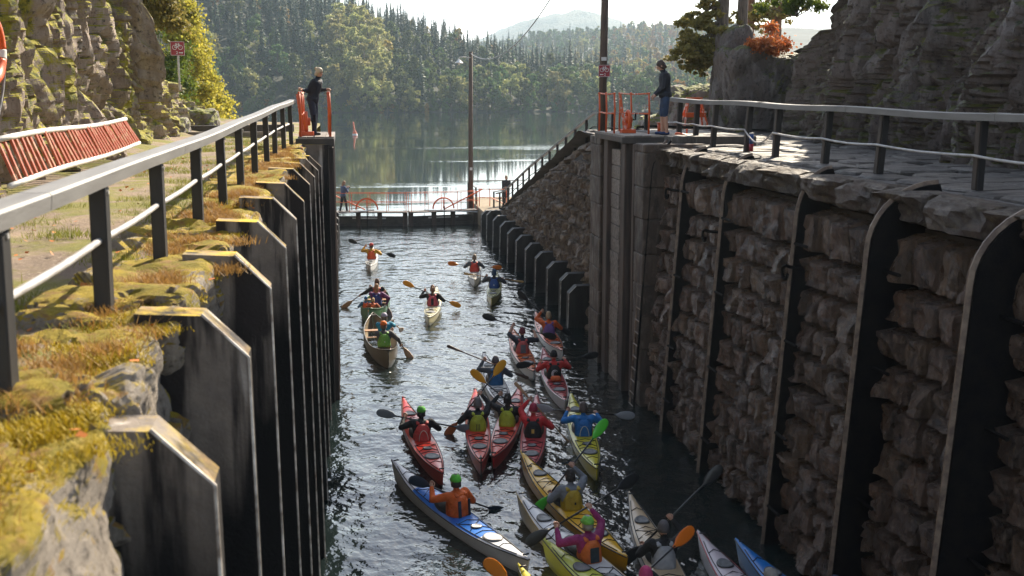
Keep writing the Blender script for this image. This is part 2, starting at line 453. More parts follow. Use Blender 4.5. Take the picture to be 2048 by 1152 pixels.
M['path_right'] = pathmat('grey_stone_path', (.23, .205, .19), (.14, .125, .115), (.15, .13, .03), (.08, .085, .02), .60, .68, (.30, .27, .25))  # grey stone with sparse grass
M['slab'] = stonemat('paving_slab', [(.12, .105, .095), (.15, .13, .118), (.10, .088, .08), (.14, .12, .10), (.07, .062, .055), (.19, .17, .15)], .45, .35)
M['bank'] = pathmat('earth_bank', (.14, .11, .08), (.09, .07, .05), (.08, .085, .02), (.05, .06, .015), .38, .55, (.2, .17, .13))
M['forest_floor'] = pathmat('forest_floor', (.022, .022, .014), (.018, .02, .012), (.02, .028, .01), (.016, .022, .008), .4, .55, (.03, .028, .02))
def leafmat(name, c, c2, trans=.35, hue=.03, val=.35, rough=.6):
    m, t, b = newmat(name); oi = nd(t, 'ObjectInfo'); g = nd(t, 'NewGeometry')
    col = mixc(t, g.outputs['Random Per Island'], c, c2)
    hs = nd(t, 'HueSaturation')
    t.links.new(math_(t, 'ADD', math_(t, 'MULTIPLY', oi.outputs['Random'], hue * 2), .5 - hue), hs.inputs['Hue'])
    t.links.new(math_(t, 'ADD', math_(t, 'MULTIPLY', oi.outputs['Random'], val * 2), 1 - val), hs.inputs['Value'])
    t.links.new(col, hs.inputs['Color'])
    t.links.new(hs.outputs[0], b.inputs['Base Color']); b.inputs['Roughness'].default_value = rough
    b.inputs['Specular IOR Level'].default_value = .25
    tr = nd(t, 'BsdfTranslucent'); ms = nd(t, 'MixShader'); ms.inputs[0].default_value = trans
    t.links.new(hs.outputs[0], tr.inputs[0]); t.links.new(b.outputs[0], ms.inputs[1]); t.links.new(tr.outputs[0], ms.inputs[2])
    t.links.new(ms.outputs[0], t.nodes['Material Output'].inputs['Surface'])
    return m
M['spruce'] = leafmat('spruce_needles', (.022, .050, .026), (.050, .084, .036), .2, .02, .3)
M['leaf_green'] = leafmat('broadleaf_green', (.070, .118, .032), (.135, .172, .045), .4, .04, .3)
M['leaf_pale'] = leafmat('broadleaf_pale', (.26, .27, .09), (.38, .35, .13), .4, .02, .2)
M['leaf_gold'] = leafmat('autumn_gold_leaf', (.27, .19, .04), (.38, .24, .05), .4, .03, .25)
M['leaf_rust'] = leafmat('autumn_rust_leaf', (.30, .12, .03), (.38, .18, .04), .4, .02, .25)
M['birch_yellow'] = leafmat('birch_yellow_green', (.34, .33, .05), (.52, .44, .07), .5, .0, .0)
M['pine'] = leafmat('pine_needles', (.15, .145, .04), (.32, .25, .07), .4, .0, .1)
M['bush_red'] = leafmat('red_bush_leaf', (.42, .10, .03), (.50, .20, .06), .4, .0, .1)
M['bush_green'] = leafmat('green_bush_leaf', (.08, .13, .02), (.16, .19, .03), .4, .0, .1)
M['dry_grass'] = leafmat('dry_grass_blade', (.42, .24, .07), (.30, .17, .05), .4, .0, .1)
M['green_grass'] = leafmat('grass_blade', (.16, .19, .025), (.28, .26, .05), .4, .0, .1)
M['moss_blade'] = leafmat('moss_tuft', (.50, .36, .025), (.34, .25, .02), .3, .0, .1)
M['bark'] = plain('grey_bark', (.19, .15, .125), (.08, .065, .055), .9, 6, .9, 10, .05, vscale=(3, 3, .6))
M['bark_red'] = plain('pine_red_bark', (.27, .13, .07), (.14, .075, .05), .9, 6, .8, 10, .04, vscale=(3, 3, .6))
M['bark_pale'] = plain('birch_bark', (.5, .48, .44), (.2, .18, .16), .8, 4)
def watermat(name, base, scales, lakey=False):
    m, t, b = newmat(name); g = nd(t, 'NewGeometry'); mp_ = nd(t, 'Mapping'); t.links.new(g.outputs['Position'], mp_.inputs['Vector'])
    b.inputs['Base Color'].default_value = (*base, 1); b.inputs['Roughness'].default_value = .04; b.inputs['IOR'].default_value = 1.36 if lakey else 1.45
    b.inputs['Specular IOR Level'].default_value = .55 if lakey else .95
    p = None
    gate = None
    if lakey:
        mpl = nd(t, 'Mapping'); mpl.inputs['Scale'].default_value = (.011, .05, 1); t.links.new(g.outputs['Position'], mpl.inputs['Vector'])
        gate = ramp(t, noise(t, mpl.outputs[0], 1.0, 4, .5), .55, .68, (.03,) * 3, (.7,) * 3)
    for sc, dist, st, stretch in scales:
        mpp = nd(t, 'Mapping'); mpp.inputs['Scale'].default_value = (1, stretch, 1); mpp.inputs['Rotation'].default_value = (0, 0, sc * .31)
        t.links.new(g.outputs['Position'], mpp.inputs['Vector'])
        h = noise(t, mpp.outputs[0], sc, 3, .5)
        if gate is not None: h = math_(t, 'MULTIPLY', h, gate)
        p = bump(t, b, h, st, dist, p)
    return m
M['water_lock'] = watermat('lock_water', (.010, .016, .016), [(.8, .14, 1.0, .9), (2.6, .05, 1.0, .8), (7.0, .012, 1.0, .7)])
M['water_lake'] = watermat('lake_water', (.012, .022, .022), [(.5, .07, 1.0, 1.3), (1.7, .028, 1.0, 1.2)], True)
M['rung_red'] = plain('faded_red_rung', (.36, .075, .035), (.42, .20, .12), .6, 8, .2, 20, .003, lo=.5, hi=.62)
# ------------------------------------------------------------------ setting: water, hills, paths, cliffs
ZP = 6.27          # level of the lockside paths above the water
def sheet(name, x0, x1, y0, y1, z, m, nx=2, ny=2, rough=0, sc=1.0, skirt=None, kind='structure'):
    xs = np.linspace(x0, x1, nx); ys = np.linspace(y0, y1, ny)
    X, Y = np.meshgrid(xs, ys, indexing='ij'); P = np.stack([X.ravel(), Y.ravel(), np.full(X.size, float(z))], 1)
    if rough: P[:, 2] += rough * fbm(P * sc, 4, 3)
    return link(name, npmesh(name, P, gridfaces(nx, ny), m), kind=kind)
# one water level: the lock chamber below us has been let down to the lake
sheet('lock_water', -1.6, 9.0, -10, 65.2, 0.0, M['water_lock'])
sheet('lake_water', -1500, 2500, 64.9, 4000, -0.03, M['water_lake'])
sheet('lake_bed', -1500, 2500, 60, 4000, -6.0, M['forest_floor'])

def hill1(X, Y):
    rx = np.array([-400, -140, -68, -21, 25, 62, 92, 116, 135, 150, 400]); rz = np.array([60, 61, 56, 45, 32, 19.5, 12, 5.5, .8, -4, -8])
    H = np.interp(X, rx, rz)
    s = np.clip((Y - 398 - .12 * X) / 165, -.1, 1.6)
    prof = np.where(s < 1, np.sign(s) * np.abs(np.sin(np.clip(s, -1, 1) * np.pi / 2)), 1 - .35 * (s - 1))
    return np.where(H > 0, H * prof, -8 * np.clip(s, 0, 1)) - np.where(s < 0, 6 * -s * 10, 0)
def slope2(X, Y):
    s = Y - 455 - .10 * X
    z = np.clip(s, -60, 1e9) * np.interp(X, [90, 130, 180, 330], [.025, .055, .078, .10])
    return np.minimum(z, np.interp(X, [80, 150, 260, 420, 700], [38, 50, 62, 74, 80]))
def terrain(X, Y):
    z = np.maximum(hill1(X, Y), slope2(X, Y))
    return z
gx = np.linspace(-420, 760, 150); gy = np.linspace(380, 1500, 130)
GX, GY = np.meshgrid(gx, gy, indexing='ij'); GZ = terrain(GX, GY)
P = np.stack([GX.ravel(), GY.ravel(), GZ.ravel()], 1)
P[:, 2] += 1.2 * fbm(P * .03, 3, 9) * (P[:, 2] > 2)
link('wooded_hillside', npmesh('wooded_hillside', P, gridfaces(150, 130), M['forest_floor']), kind='structure')
# far ridge, a kilometre and more behind
M['far_wood'] = plain('far_woodland', (.045, .06, .035), (.09, .085, .04), .9, .02, 1, .12, 12)
gx = np.linspace(-900, 2600, 220); gy = np.linspace(2300, 3700, 50)
GX, GY = np.meshgrid(gx, gy, indexing='ij')
prof = np.interp(GX, [-900, 200, 380, 480, 590, 680, 760, 950, 1300, 2600], [60, 110, 140, 190, 208, 186, 140, 150, 150, 90])
GZ = prof * np.sin(np.clip((GY - 2300) / 700, 0, 1) * np.pi / 2)
P = np.stack([GX.ravel(), GY.ravel(), GZ.ravel()], 1); P[:, 2] += 7 * fbm(P * .02, 5, 2)
link('distant_hills', npmesh('distant_hills', P, gridfaces(220, 50), M['far_wood']), kind='structure')

# left path: a slab of ground from the wall to the cliff, running on to the lake
def ground(name, xs, ys, zf, m, rough=.05, sc=.9):
    X, Y = np.meshgrid(xs, ys, indexing='ij'); Z = zf(X, Y)
    P = np.stack([X.ravel(), Y.ravel(), Z.ravel()], 1); P[:, 2] += rough * fbm(P * sc, 5, 4)
    return link(name, npmesh(name, P, gridfaces(len(xs), len(ys)), m), kind='structure')
def zl(X, Y):
    z = np.full(X.shape, ZP)
    z = z - np.clip(Y - 50, 0, 60) * .55                      # falls away to the shore
    z = z + np.clip(-3.6 - X, 0, 3) * .12 - np.clip((X + 1.75) / .5, 0, 1) ** 2 * .10
    return np.maximum(z, -2)
ground('path_left', np.linspace(-14, -1.12, 70), np.linspace(-3, 66, 260), zl, M['path_left'], .06, .8)
def zr(X, Y):
    edge = np.interp(X, [8, 11, 15, 30], [38.5, 39.5, 54, 62])
    z = ZP - .06 - np.clip((Y - edge) / np.maximum(63 - edge, 6), 0, 1) * 5.6
    return z
ground('path_right', np.linspace(7.75, 30, 70), np.linspace(2, 74, 200), lambda X, Y: np.where(Y > 66, zr(X, Y) - (Y - 66) * .9, zr(X, Y)), M['path_right'], .05, .8)
# right path paving slabs, laid in uneven rows
pav = thing('stone_paving', (9.5, 20, ZP), 'grey cracked stone paving between the railing and the shaded cliff', 'paving')
rr = random.Random(3)
slabs = []
for k in range(8):
    mb = MB(); n = 9; pts = []
    for a in range(n):
        an = 2 * math.pi * a / n + rr.uniform(-.12, .12)
        q = max(abs(math.cos(an)), abs(math.sin(an))); s_ = .5 / q * rr.uniform(.86, 1.0)
        pts.append((math.cos(an) * s_, math.sin(an) * s_))
    mb.loft([[(x, y, -.5) for x, y in pts], [(x, y, .32) for x, y in pts], [(x * .93, y * .93, .5 + rr.uniform(-.08, .08)) for x, y in pts]])
    slabs.append(mb.mesh('slab', M['slab']))
y = 9.0
while y < 38:
    dy = rr.uniform(.75, 1.25); x = 7.95 + rr.uniform(-.05, .1)
    while x < 11.6 + (y - 17) * .09:
        dx = rr.uniform(.7, 1.5)
        o = link('slab', slabs[rr.randrange(8)], pav)
        o.location = (x + dx / 2 - 9.5, y + dy / 2 - 20, rr.uniform(-.015, .02) - .06)
        o.scale = (dx * .985, dy * .985, .16); o.rotation_euler = (rr.uniform(-.012, .012), rr.uniform(-.012, .012), rr.choice((0, math.pi)) + rr.uniform(-.05, .05))
        x += dx
    y += dy

def cliff(name, ys, basex, zbot, ztop, lean, sgn, m, sc, amp, seed, nv=130, zs=.3, shear=.3):
    """rock face running along Y; sgn=+1 faces +X. ztop(Y) is the skyline"""
    nu = len(ys); v = np.linspace(0, 1, nv) ** 1.7
    Y = np.repeat(ys[:, None], nv, 1); top = ztop(ys)[:, None]
    Z = zbot + (top - zbot) * v[None, :]
    X = basex(ys)[:, None] - sgn * lean * np.clip(Z - zbot - .3, 0, 50)
    # round the crest backwards
    back = np.clip((v[None, :] - .93) / .07, 0, 1)
    X = X - sgn * back * back * 1.6
    Pp = np.stack([X.ravel(), Y.ravel(), Z.ravel()], 1)
    q = Pp * np.array([sc, sc, sc * zs]); q[:, 1] += shear * Pp[:, 2] * sc; q = q + np.stack([.16 * fbm(Pp * .7, 3, 31), .16 * fbm(Pp * .7, 3, 32), .16 * zs * fbm(Pp * .7, 3, 33)], 1)
    f1, e1 = facets(q, seed, 2.0, .45); f2, e2 = facets(q * 2.1 + 5, seed + 20, 2.1, .42); f3, e3 = facets(q * 5.2 + 9, seed + 40, 2.1, .42)
    d = amp * (f1 * 1.5 + f2 * .72 + f3 * .42 + facets(q * 11 + 3, seed + 60, 2.0, .42)[0] * .22 + .3 * fbm(Pp * np.array([.6, .6, .2]), 4, seed)) - amp * .30 * np.exp(-e1 / .05) - amp * .16 * np.exp(-e2 / .05)
    d += amp * .045 * fbm(Pp * 5, 3, seed + 3)
    for (cx_, cz_, sh_, wd_, dp_) in ((.9, .16, .25, .035, .42), (1.9, .22, -.45, .04, .26), (1.3, .12, .8, .03, .22)):
        cr_ = fbm(np.stack([Pp[:, 0] * .4, Pp[:, 1] * cx_ + sh_ * Pp[:, 2] * cx_, Pp[:, 2] * cz_], 1), 3, seed + 70)
        d -= amp * dp_ * np.exp(-np.abs(cr_) / wd_)
    Pp[:, 0] += sgn * d; Pp[:, 1] += .35 * amp * f2 + .12 * d
    crest = np.repeat(back, nu, 0).ravel() if back.shape[0] == 1 else back.ravel()
    Pp[:, 2] += .6 * f1 * crest * amp
    return Pp, gridfaces(nu, nv)
# left cliff: sunlit, mossy; high at first, then dropping to the shore
ys = np.linspace(3, 28.6, 270)
P, F = cliff('c', ys, lambda y: np.interp(y, [3, 13, 20, 28], [-4.6, -4.72, -4.78, -4.62]), 6.0, lambda y: np.interp(y, [3, 25.5, 27.9, 28.6], [12.5, 12.0, 11.2, 8.9]), .10, 1, None, .95, .62, 11, 210, .30, .12)
link('cliff_left', npmesh('cliff_left', P, F, M['cliff_sun'], False), kind='structure')
ys = np.linspace(26.2, 51.5, 200)
P, F = cliff('c', ys, lambda y: np.interp(y, [26, 30, 36, 44, 51.5], [-4.95, -4.75, -4.7, -5.0, -5.6]), 5.9, lambda y: np.interp(y, [26, 28.5, 31, 34.5, 38, 43, 51.5], [8.9, 8.85, 8.8, 8.15, 7.6, 7.0, 6.1]), .28, 1, None, .8, .55, 61, 90, .5, .5)
link('cliff_left_end', npmesh('cliff_left_end', P, F, M['cliff_sun'], False), kind='structure')
# right cliff: in its own shade
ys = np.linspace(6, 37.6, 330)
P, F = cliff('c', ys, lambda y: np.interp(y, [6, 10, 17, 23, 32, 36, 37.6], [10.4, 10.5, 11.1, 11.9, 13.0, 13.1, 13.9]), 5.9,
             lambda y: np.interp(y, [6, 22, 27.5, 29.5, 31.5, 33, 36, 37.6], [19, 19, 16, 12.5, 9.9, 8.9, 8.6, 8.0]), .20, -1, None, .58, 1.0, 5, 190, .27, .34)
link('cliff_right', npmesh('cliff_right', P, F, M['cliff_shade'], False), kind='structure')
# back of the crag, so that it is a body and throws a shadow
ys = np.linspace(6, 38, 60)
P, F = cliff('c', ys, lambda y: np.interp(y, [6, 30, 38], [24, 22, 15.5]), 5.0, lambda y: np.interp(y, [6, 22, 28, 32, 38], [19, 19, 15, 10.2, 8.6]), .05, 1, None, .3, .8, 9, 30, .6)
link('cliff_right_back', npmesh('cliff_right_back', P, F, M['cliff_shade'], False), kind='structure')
v = []
for yy, a, b in zip(np.linspace(6, 38, 40), np.interp(np.linspace(6, 38, 40), [6, 22, 30, 38], [14.6, 15.3, 14.6, 14.6]), np.interp(np.linspace(6, 38, 40), [6, 30, 38], [22.5, 21.4, 15.4])):
    zt = np.interp(yy, [6, 22, 27.5, 29.5, 31.5, 33, 36, 38], [19, 19, 16, 12.5, 9.9, 8.9, 8.6, 7.8])
    for k in range(8): v.append((a + (b - a) * k / 7 + .2 * math.sin(yy * 1.7 + k), yy, zt - .25 + .35 * math.sin(k * 2.1 + yy)))
link('cliff_right_top', npmesh('cliff_right_top', v, gridfaces(40, 8), M['bank']), kind='structure')

def rock(name, c, d, m, seed, n=14, amp=.22, parent=None, pw=5., **kw):
    """one boulder: a box-sphere broken into facets"""
    u = np.linspace(-1, 1, n); A, B = np.meshgrid(u, u, indexing='ij'); o1 = np.ones_like(A); V = []; Fs = []
    for k, (a, b, c_) in enumerate(((A, B, o1), (B, A, -o1), (o1, A, B), (-o1, B, A), (B, o1, A), (A, -o1, B))):
        V.append(np.stack([a.ravel(), b.ravel(), c_.ravel()], 1)); Fs.append(gridfaces(n, n) + k * n * n)
    V = np.concatenate(V); Fs = np.concatenate(Fs)
    L_ = (np.abs(V) ** pw).sum(1) ** (1 / pw)
    V = V / L_[:, None]
    q = V * np.array(d) + np.array([seed * 7.3, seed * 3.1, seed * 1.7])
    s_ = 1.6 / max(d)
    f1, e1 = facets(q * s_ * 1.3, seed, 2.0, .4); f2, e2 = facets(q * s_ * 3.2, seed + 5, 2.0, .4)
    dd = amp * (f1 * 1.5 + f2 * .7 + .12 * fbm(q * 6 * s_, 3, seed))
    V = (V * np.array(d) / 2) * (1 + dd)[:, None]
    me = npmesh(name, V, Fs, m, False)
    bm = bmesh.new(); bm.from_mesh(me); bmesh.ops.remove_doubles(bm, verts=bm.verts, dist=1e-4); bm.to_mesh(me); bm.free()
    ob = link(name, me, parent, **kw)
    ob.location = Vector(c) - (parent.matrix_basis.translation if parent is not None else Vector())
    return ob
# ------------------------------------------------------------------ lock walls
rs = random.Random(21)
def stone_variants(m, k=14, nx=9, nz=9, bulge=.5, rough=.22, seed=0):
    """rock-faced blocks, unit size: x = proud of the wall (towards -x), y along, z up"""
    r_ = random.Random(seed); res = []
    for q in range(k):
        u = np.linspace(-.5, .5, nx); v_ = np.linspace(-.5, .5, nz)
        Y, Z = np.meshgrid(u, v_, indexing='ij'); e = np.maximum(np.abs(Y), np.abs(Z)) * 2
        pts = np.stack([np.zeros(Y.size), Y.ravel() * 2.6, Z.ravel() * 1.9], 1) + np.array([q * 5.1 + seed, q * 3.7, seed * 2.3])
        f1, e1 = facets(pts * .8, seed + q, 2.0, .6); f2, e2 = facets(pts * 1.9, seed + q + 9, 2.0, .5)
        tx, tz = r_.uniform(-.5, .5), r_.uniform(-.6, .15)
        H = bulge * (1 - e ** 14).ravel() + rough * (2.6 * f1 + 1.3 * f2) * (1 - .5 * e ** 8).ravel() + (.35 * tx * Y + .45 * tz * Z).ravel() + rough * .25 * fbm(pts * 3, 3, q)
        edge = (e > .999).ravel()
        H = np.where(edge, -.05 + .10 * rng.random(H.size), np.clip(H, .12, .98))
        j = rng.uniform(-.25, .25, (Y.size, 2)) / nx; inn = ~edge
        yy = Y.ravel() + np.where(inn, j[:, 0], 0) - np.where(edge, np.sign(Y.ravel()) * (np.abs(Y.ravel()) > .499) * .05 * rng.random(Y.size), 0)
        zz = Z.ravel() + np.where(inn, j[:, 1], 0) - np.where(edge, np.sign(Z.ravel()) * (np.abs(Z.ravel()) > .499) * .06 * rng.random(Y.size), 0)
        vs = [tuple(t) for t in np.stack([-H, yy, zz], 1)]
        fs = [(i * nz + j_, (i + 1) * nz + j_, (i + 1) * nz + j_ + 1, i * nz + j_ + 1) for i in range(nx - 1) for j_ in range(nz - 1)]
        ring = [i * nz for i in range(nx)] + [(nx - 1) * nz + j_ for j_ in range(1, nz)] + [i * nz + nz - 1 for i in range(nx - 2, -1, -1)] + [j_ for j_ in range(nz - 2, 0, -1)]
        b = len(vs); vs += [(.5, vs[t][1], vs[t][2]) for t in ring]; n = len(ring)
        fs += [(ring[t], b + t, b + (t + 1) % n, ring[(t + 1) % n]) for t in range(n)]
        res.append(MB().add(vs, fs).mesh('stone', m))
    return res
def wall_x(z, top=7.3, bot=6.9): return bot + (top - bot) * z / 6.3

# ---- right wall of the near chamber
wr = thing('stone_wall', (7.2, 19, 0), 'tall dark wet stone lock wall below the shaded path with grey handrail', 'wall')
MB().prism([(7.35, -1.5), (7.72, 5.75), (9.2, 5.75), (9.2, -1.5)], 'y', 3, 27.2).build('backing', M['mortar'], wr)
SV = stone_variants(M['stone_wet'], 18, 10, 10, .60, .15, 2)
z = -.45
while z < 5.55:
    hz = min(rs.uniform(.50, .60), 5.72 - z)
    if 5.72 - z - hz < .25: hz = 5.72 - z
    y = 9.6 + rs.uniform(-.6, 0)
    while y < 26.2:
        dy = rs.uniform(.5, .95)
        if y + dy > 26.2: dy = 26.35 - y
        if dy < .15: break
        o = link('stone', SV[rs.randrange(len(SV))], wr)
        o.location = (wall_x(z + hz / 2) + .36 - 7.2, y + dy / 2 - 19, z + hz / 2)
        o.scale = (rs.uniform(.38, .52), dy * .955, hz * .935); o.rotation_euler = (rs.uniform(-.03, .03), -.06, rs.uniform(-.03, .03))
        y += dy
    z += hz
CV = stone_variants(M['coping'], 10, 14, 8, .34, .26, 5)
y = 8.8
while y < 26.4:
    dy = rs.uniform(1.1, 2.0)
    if y + dy > 26.2: dy = 26.4 - y
    mbx = link('coping_stone', CV[rs.randrange(10)], wr)
    mbx.location = (7.46 - 7.2, y + dy / 2 - 19, 6.06); mbx.scale = (.54, dy * .98, .46)
    y += dy
MB().box((7.98, 17.6, 6.06), (.75, 17.6, .36)).build('coping_bed', M['path_right'], wr)
# gate pier: smooth quoins either side of the timber gate recess
for (ya, yb, xa) in ((26.4, 27.25, 6.88), (31.0, 32.3, 6.85)):
    zz = -1.0; k = 0
    while zz < 6.3:
        h = rs.uniform(.62, .95); h = min(h, 6.34 - zz)
        if h < .1: break
        mb = MB(); mb.box(((xa + 8.4) / 2 + rs.uniform(-.02, .02), (ya + yb) / 2, zz + h / 2), (8.4 - xa, yb - ya, h * .985), bev=.03)
        mb.build('quoin', M['quoin'], wr); zz += h
MB().box((8.2, 29.1, 2.4), (.6, 3.9, 7.6)).build('recess_back', M['mortar'], wr)
MB().box((8.75, 29.2, 6.36), (2.1, 4.6, .28), bev=.02).build('gate_landing', M['slab'], wr)
# fender rails with bent tops
def fender(y, depth, thick, topx, par):
    """upright iron-shod plate standing out from the wall, bent back over the coping at the top"""
    outer = [(wall_x(z_) - depth, z_) for z_ in (-.6, 2.0, 4.5, 5.45)]
    x0 = wall_x(5.45) - depth
    for a_ in np.linspace(.12, 1, 9): outer.append((x0 + (topx - x0) * (1 - math.cos(a_ * math.pi / 2)), 5.45 + .90 * math.sin(a_ * math.pi / 2)))
    poly = outer + [(topx + .05, 6.2), (topx, 5.6), (7.7, -.6)]
    o = MB().prism(poly, 'y', y - thick, y).build('fender_rail', M['iron'], par)
    MB().tube([(x_ - .003, y - thick / 2, z_ + .003) for x_, z_ in outer], thick * .56, 6, flat=(1, .35)).build('lit_edge', M['rust'], o)  # paler front edge: the light it catches is put into its colour
    return o
for y, dep, th, topx in ((24.35, .04, .10, 7.72), (21.5, .05, .10, 7.75), (17.78, .06, .10, 7.75), (14.65, .30, .11, 7.9), (11.8, .42, .12, 7.9)):
    f = fender(y, dep, th, topx, wr)
    for zz in np.arange(.6, 5.4, 1.55):
        zq = zz + rs.uniform(-.2, .2)
        MB().tube([(wall_x(zq) - .06, y, zq), (wall_x(zq) - .06, y - .55, zq + .01)], .026, 6).build('bolt', M['iron'], wr)
for (px_, py_) in ((1338, 382), (1413, 465), (1575, 537)):
    p = ax(px_, py_, 6.98)
    mb = MB(); mb.tube([p + Vector((.25, 0, .0)), p + Vector((.05, 0, .02))] + [p + Vector((-.06, .11 * math.sin(a) - .05, .11 * math.cos(a) - .05)) for a in np.linspace(0, 4.6, 10)], .028, 6)
    mb.build('mooring_hook', M['iron'], wr)
# iron ladder let into the wall beside the gate
ld = thing('wall_ladder', (6.8, 26.6, 0), 'long dark iron ladder fixed to the wet wall beside the gate recess', 'ladder')
for yy in (26.42, 26.82):
    MB().tube([(6.72, yy, -.6), (7.08, yy, 5.7), (7.12, yy, 5.9), (7.55, yy + .05, 6.42)], .028, 6).build('rail', M['rust'] if yy > 26.5 else M['iron'], ld)
for zz in np.arange(-.3, 5.8, .30):
    MB().tube([(6.72 + .36 * zz / 6.3 + .012, 26.42, zz), (6.72 + .36 * zz / 6.3 + .012, 26.82, zz)], .016, 6).build('rung', M['rust'], ld)

# ---- left wall with its concrete buttresses
wl = thing('buttressed_wall', (-1.2, 14, 0), 'mossy lock wall with tall black concrete buttresses along the sunny path', 'wall')
MB().prism([(-1.22, -1.5), (-1.22, 6.1), (-2.4, 6.1), (-2.4, -1.5)], 'y', -2, 28.6).build('backing', M['mortar'], wl)
PY = [2.45, 4.81, 6.62, 8.62, 10.85, 13.2, 15.6, 18.2, 20.9, 23.6, 26.3]
def buttress(y0, th, ztop, par, xt=-.6, xb=-.52, back=-1.22, m='concrete', sgn=1, ch=.25, edge=True, name='buttress'):
    zt = ztop + ch
    prof = [(back, -1.2), (xb, -1.2), (xt, ztop), (xt - sgn * ch, zt), (back, zt + .02)]
    mb = MB(); n = 1
    mb.prism(prof, 'y', y0, y0 + th)
    o = mb.build(name, M[m], par)
    if edge:
        e = MB(); e.tube([(xb + .004 * sgn, y0 + .01, -.3), (xt + .004 * sgn, y0 + .01, ztop), (xt - sgn * ch, y0 + .01, zt + .004)], .012, 6)
        e.build('lit_steel_corner', M['lit_steel_edge'], o)  # pale corner strip: the lit edge line is painted on
    return o
for i, yb in enumerate(PY):
    buttress(yb, .25, [5.95, 6.0, 6.14, 6.2, 6.2, 6.2, 6.18, 6.2, 6.12, 6.05, 5.95][i] - .06, wl)
MB().box((-1.0, 28.9, 2.6), (1.1, 2.2, 7.44)).build('gate_pier', M['concrete'], wl)
k = 0
for i in range(len(PY)):
    ya = PY[i] + .25; ye = PY[i + 1] if i + 1 < len(PY) else 27.8
    near = i < 4
    nst = 2
    ya -= .27
    cuts = [ya] + sorted([ya + (ye - ya) * (q + rs.uniform(.35, .65)) / nst for q in range(nst - 1)]) + [ye]
    for a, b in zip(cuts[:-1], cuts[1:]):
        k += 1
        rock('capstone', (-1.50 + rs.uniform(-.05, .05), (a + b) / 2, 6.0 + rs.uniform(-.03, .04)), (.96 + rs.uniform(-.1, .1), (b - a) * 1.04, .60), M['cap_moss'], 100 + k, 34 if near else 16, .24, wl, 9.)
        for c in range(4):
            k += 1
            rock('stone', (-1.25 + rs.uniform(-.05, .05), (a + b) / 2, 5.5 - c * .56), (.62, (b - a) * .98, .56), M['cap_moss'] if c < 1 else M['stone_wet'], 100 + k, 11, .16, wl, 9.)

# ---- lower chamber: right wall with the sloping top
wlow = thing('stone_wall', (7.7, 47, 0), 'rough stone lock wall with steeply sloping top under the stair railing', 'wall')
def slope_z(y): return float(np.interp(y, [31, 38.6, 44, 51.7, 55.5, 60.8, 63], [6.15, 5.85, 4.74, 3.14, 2.37, 1.28, .9]))
ypts = [31.0, 36, 38.6, 42, 46, 51.7, 55.5, 60.8, 63]
MB().prism([(31.0, -1.5), (63, -1.5)] + [(y_, slope_z(y_) - .35) for y_ in reversed(ypts)], 'x', 7.95, 9.2).build('backing', M['mortar'], wlow)
LV = stone_variants(M['stone_low'], 14, 8, 8, .50, .30, 8)
z = -.4
while z < 6.0:
    hz = rs.uniform(.48, .66); y = 32.3 + rs.uniform(-.4, 0)
    while y < 63:
        dy = rs.uniform(.55, 1.15); zt = slope_z(y + dy / 2) - .32
        h = min(hz, zt - z)
        if h > .16:
            o = link('stone', LV[rs.randrange(len(LV))], wlow)
            o.location = (7.86 + .035 * z - 7.7, y + dy / 2 - 47, z + h / 2)
            o.scale = (rs.uniform(.36, .5), dy * .955, h * .94); o.rotation_euler = (rs.uniform(-.04, .04), 0, rs.uniform(-.03, .03))
        y += dy
    z += hz
y = 32.3
CL = stone_variants(M['stone_low'], 6, 9, 5, .25, .12, 15)
while y < 63:
    dy = rs.uniform(1.1, 1.7); a = math.atan2(slope_z(y + dy) - slope_z(y), dy); zz = slope_z(y + dy / 2)
    o = link('coping_stone', CL[rs.randrange(6)], wlow); o.location = (8.12 - 7.7, y + dy / 2 - 47, zz - .17); o.scale = (.8, dy / math.cos(a) * .99, .36); o.rotation_euler = (a, 0, 0)
    y += dy
for yb in [35.9, 37.3, 39.9, 42.5, 45.0, 47.6, 50.2, 52.8, 55.4, 58.0, 60.4]:
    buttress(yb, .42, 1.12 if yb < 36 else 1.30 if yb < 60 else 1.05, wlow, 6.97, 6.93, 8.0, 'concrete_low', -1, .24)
# ---- lower chamber: left wall
wll = thing('stone_wall', (-1.2, 47, 0), 'low left wall of the far chamber with small buttresses behind the gate pier', 'wall')
MB().prism([(30.0, -1.5), (63, -1.5), (63, 1.0), (60, 1.3), (40, 5.6), (30.0, 6.1)], 'x', -2.2, -1.05).build('body', M['stone_low'], wll)
for yb in [33.5, 36.0, 38.6, 41.2, 43.8, 46.4, 49.0, 51.6, 54.2, 56.8, 59.4]:
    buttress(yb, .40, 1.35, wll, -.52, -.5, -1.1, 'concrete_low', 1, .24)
# ------------------------------------------------------------------ railings, gates, poles and lockside things
rf = random.Random(5)
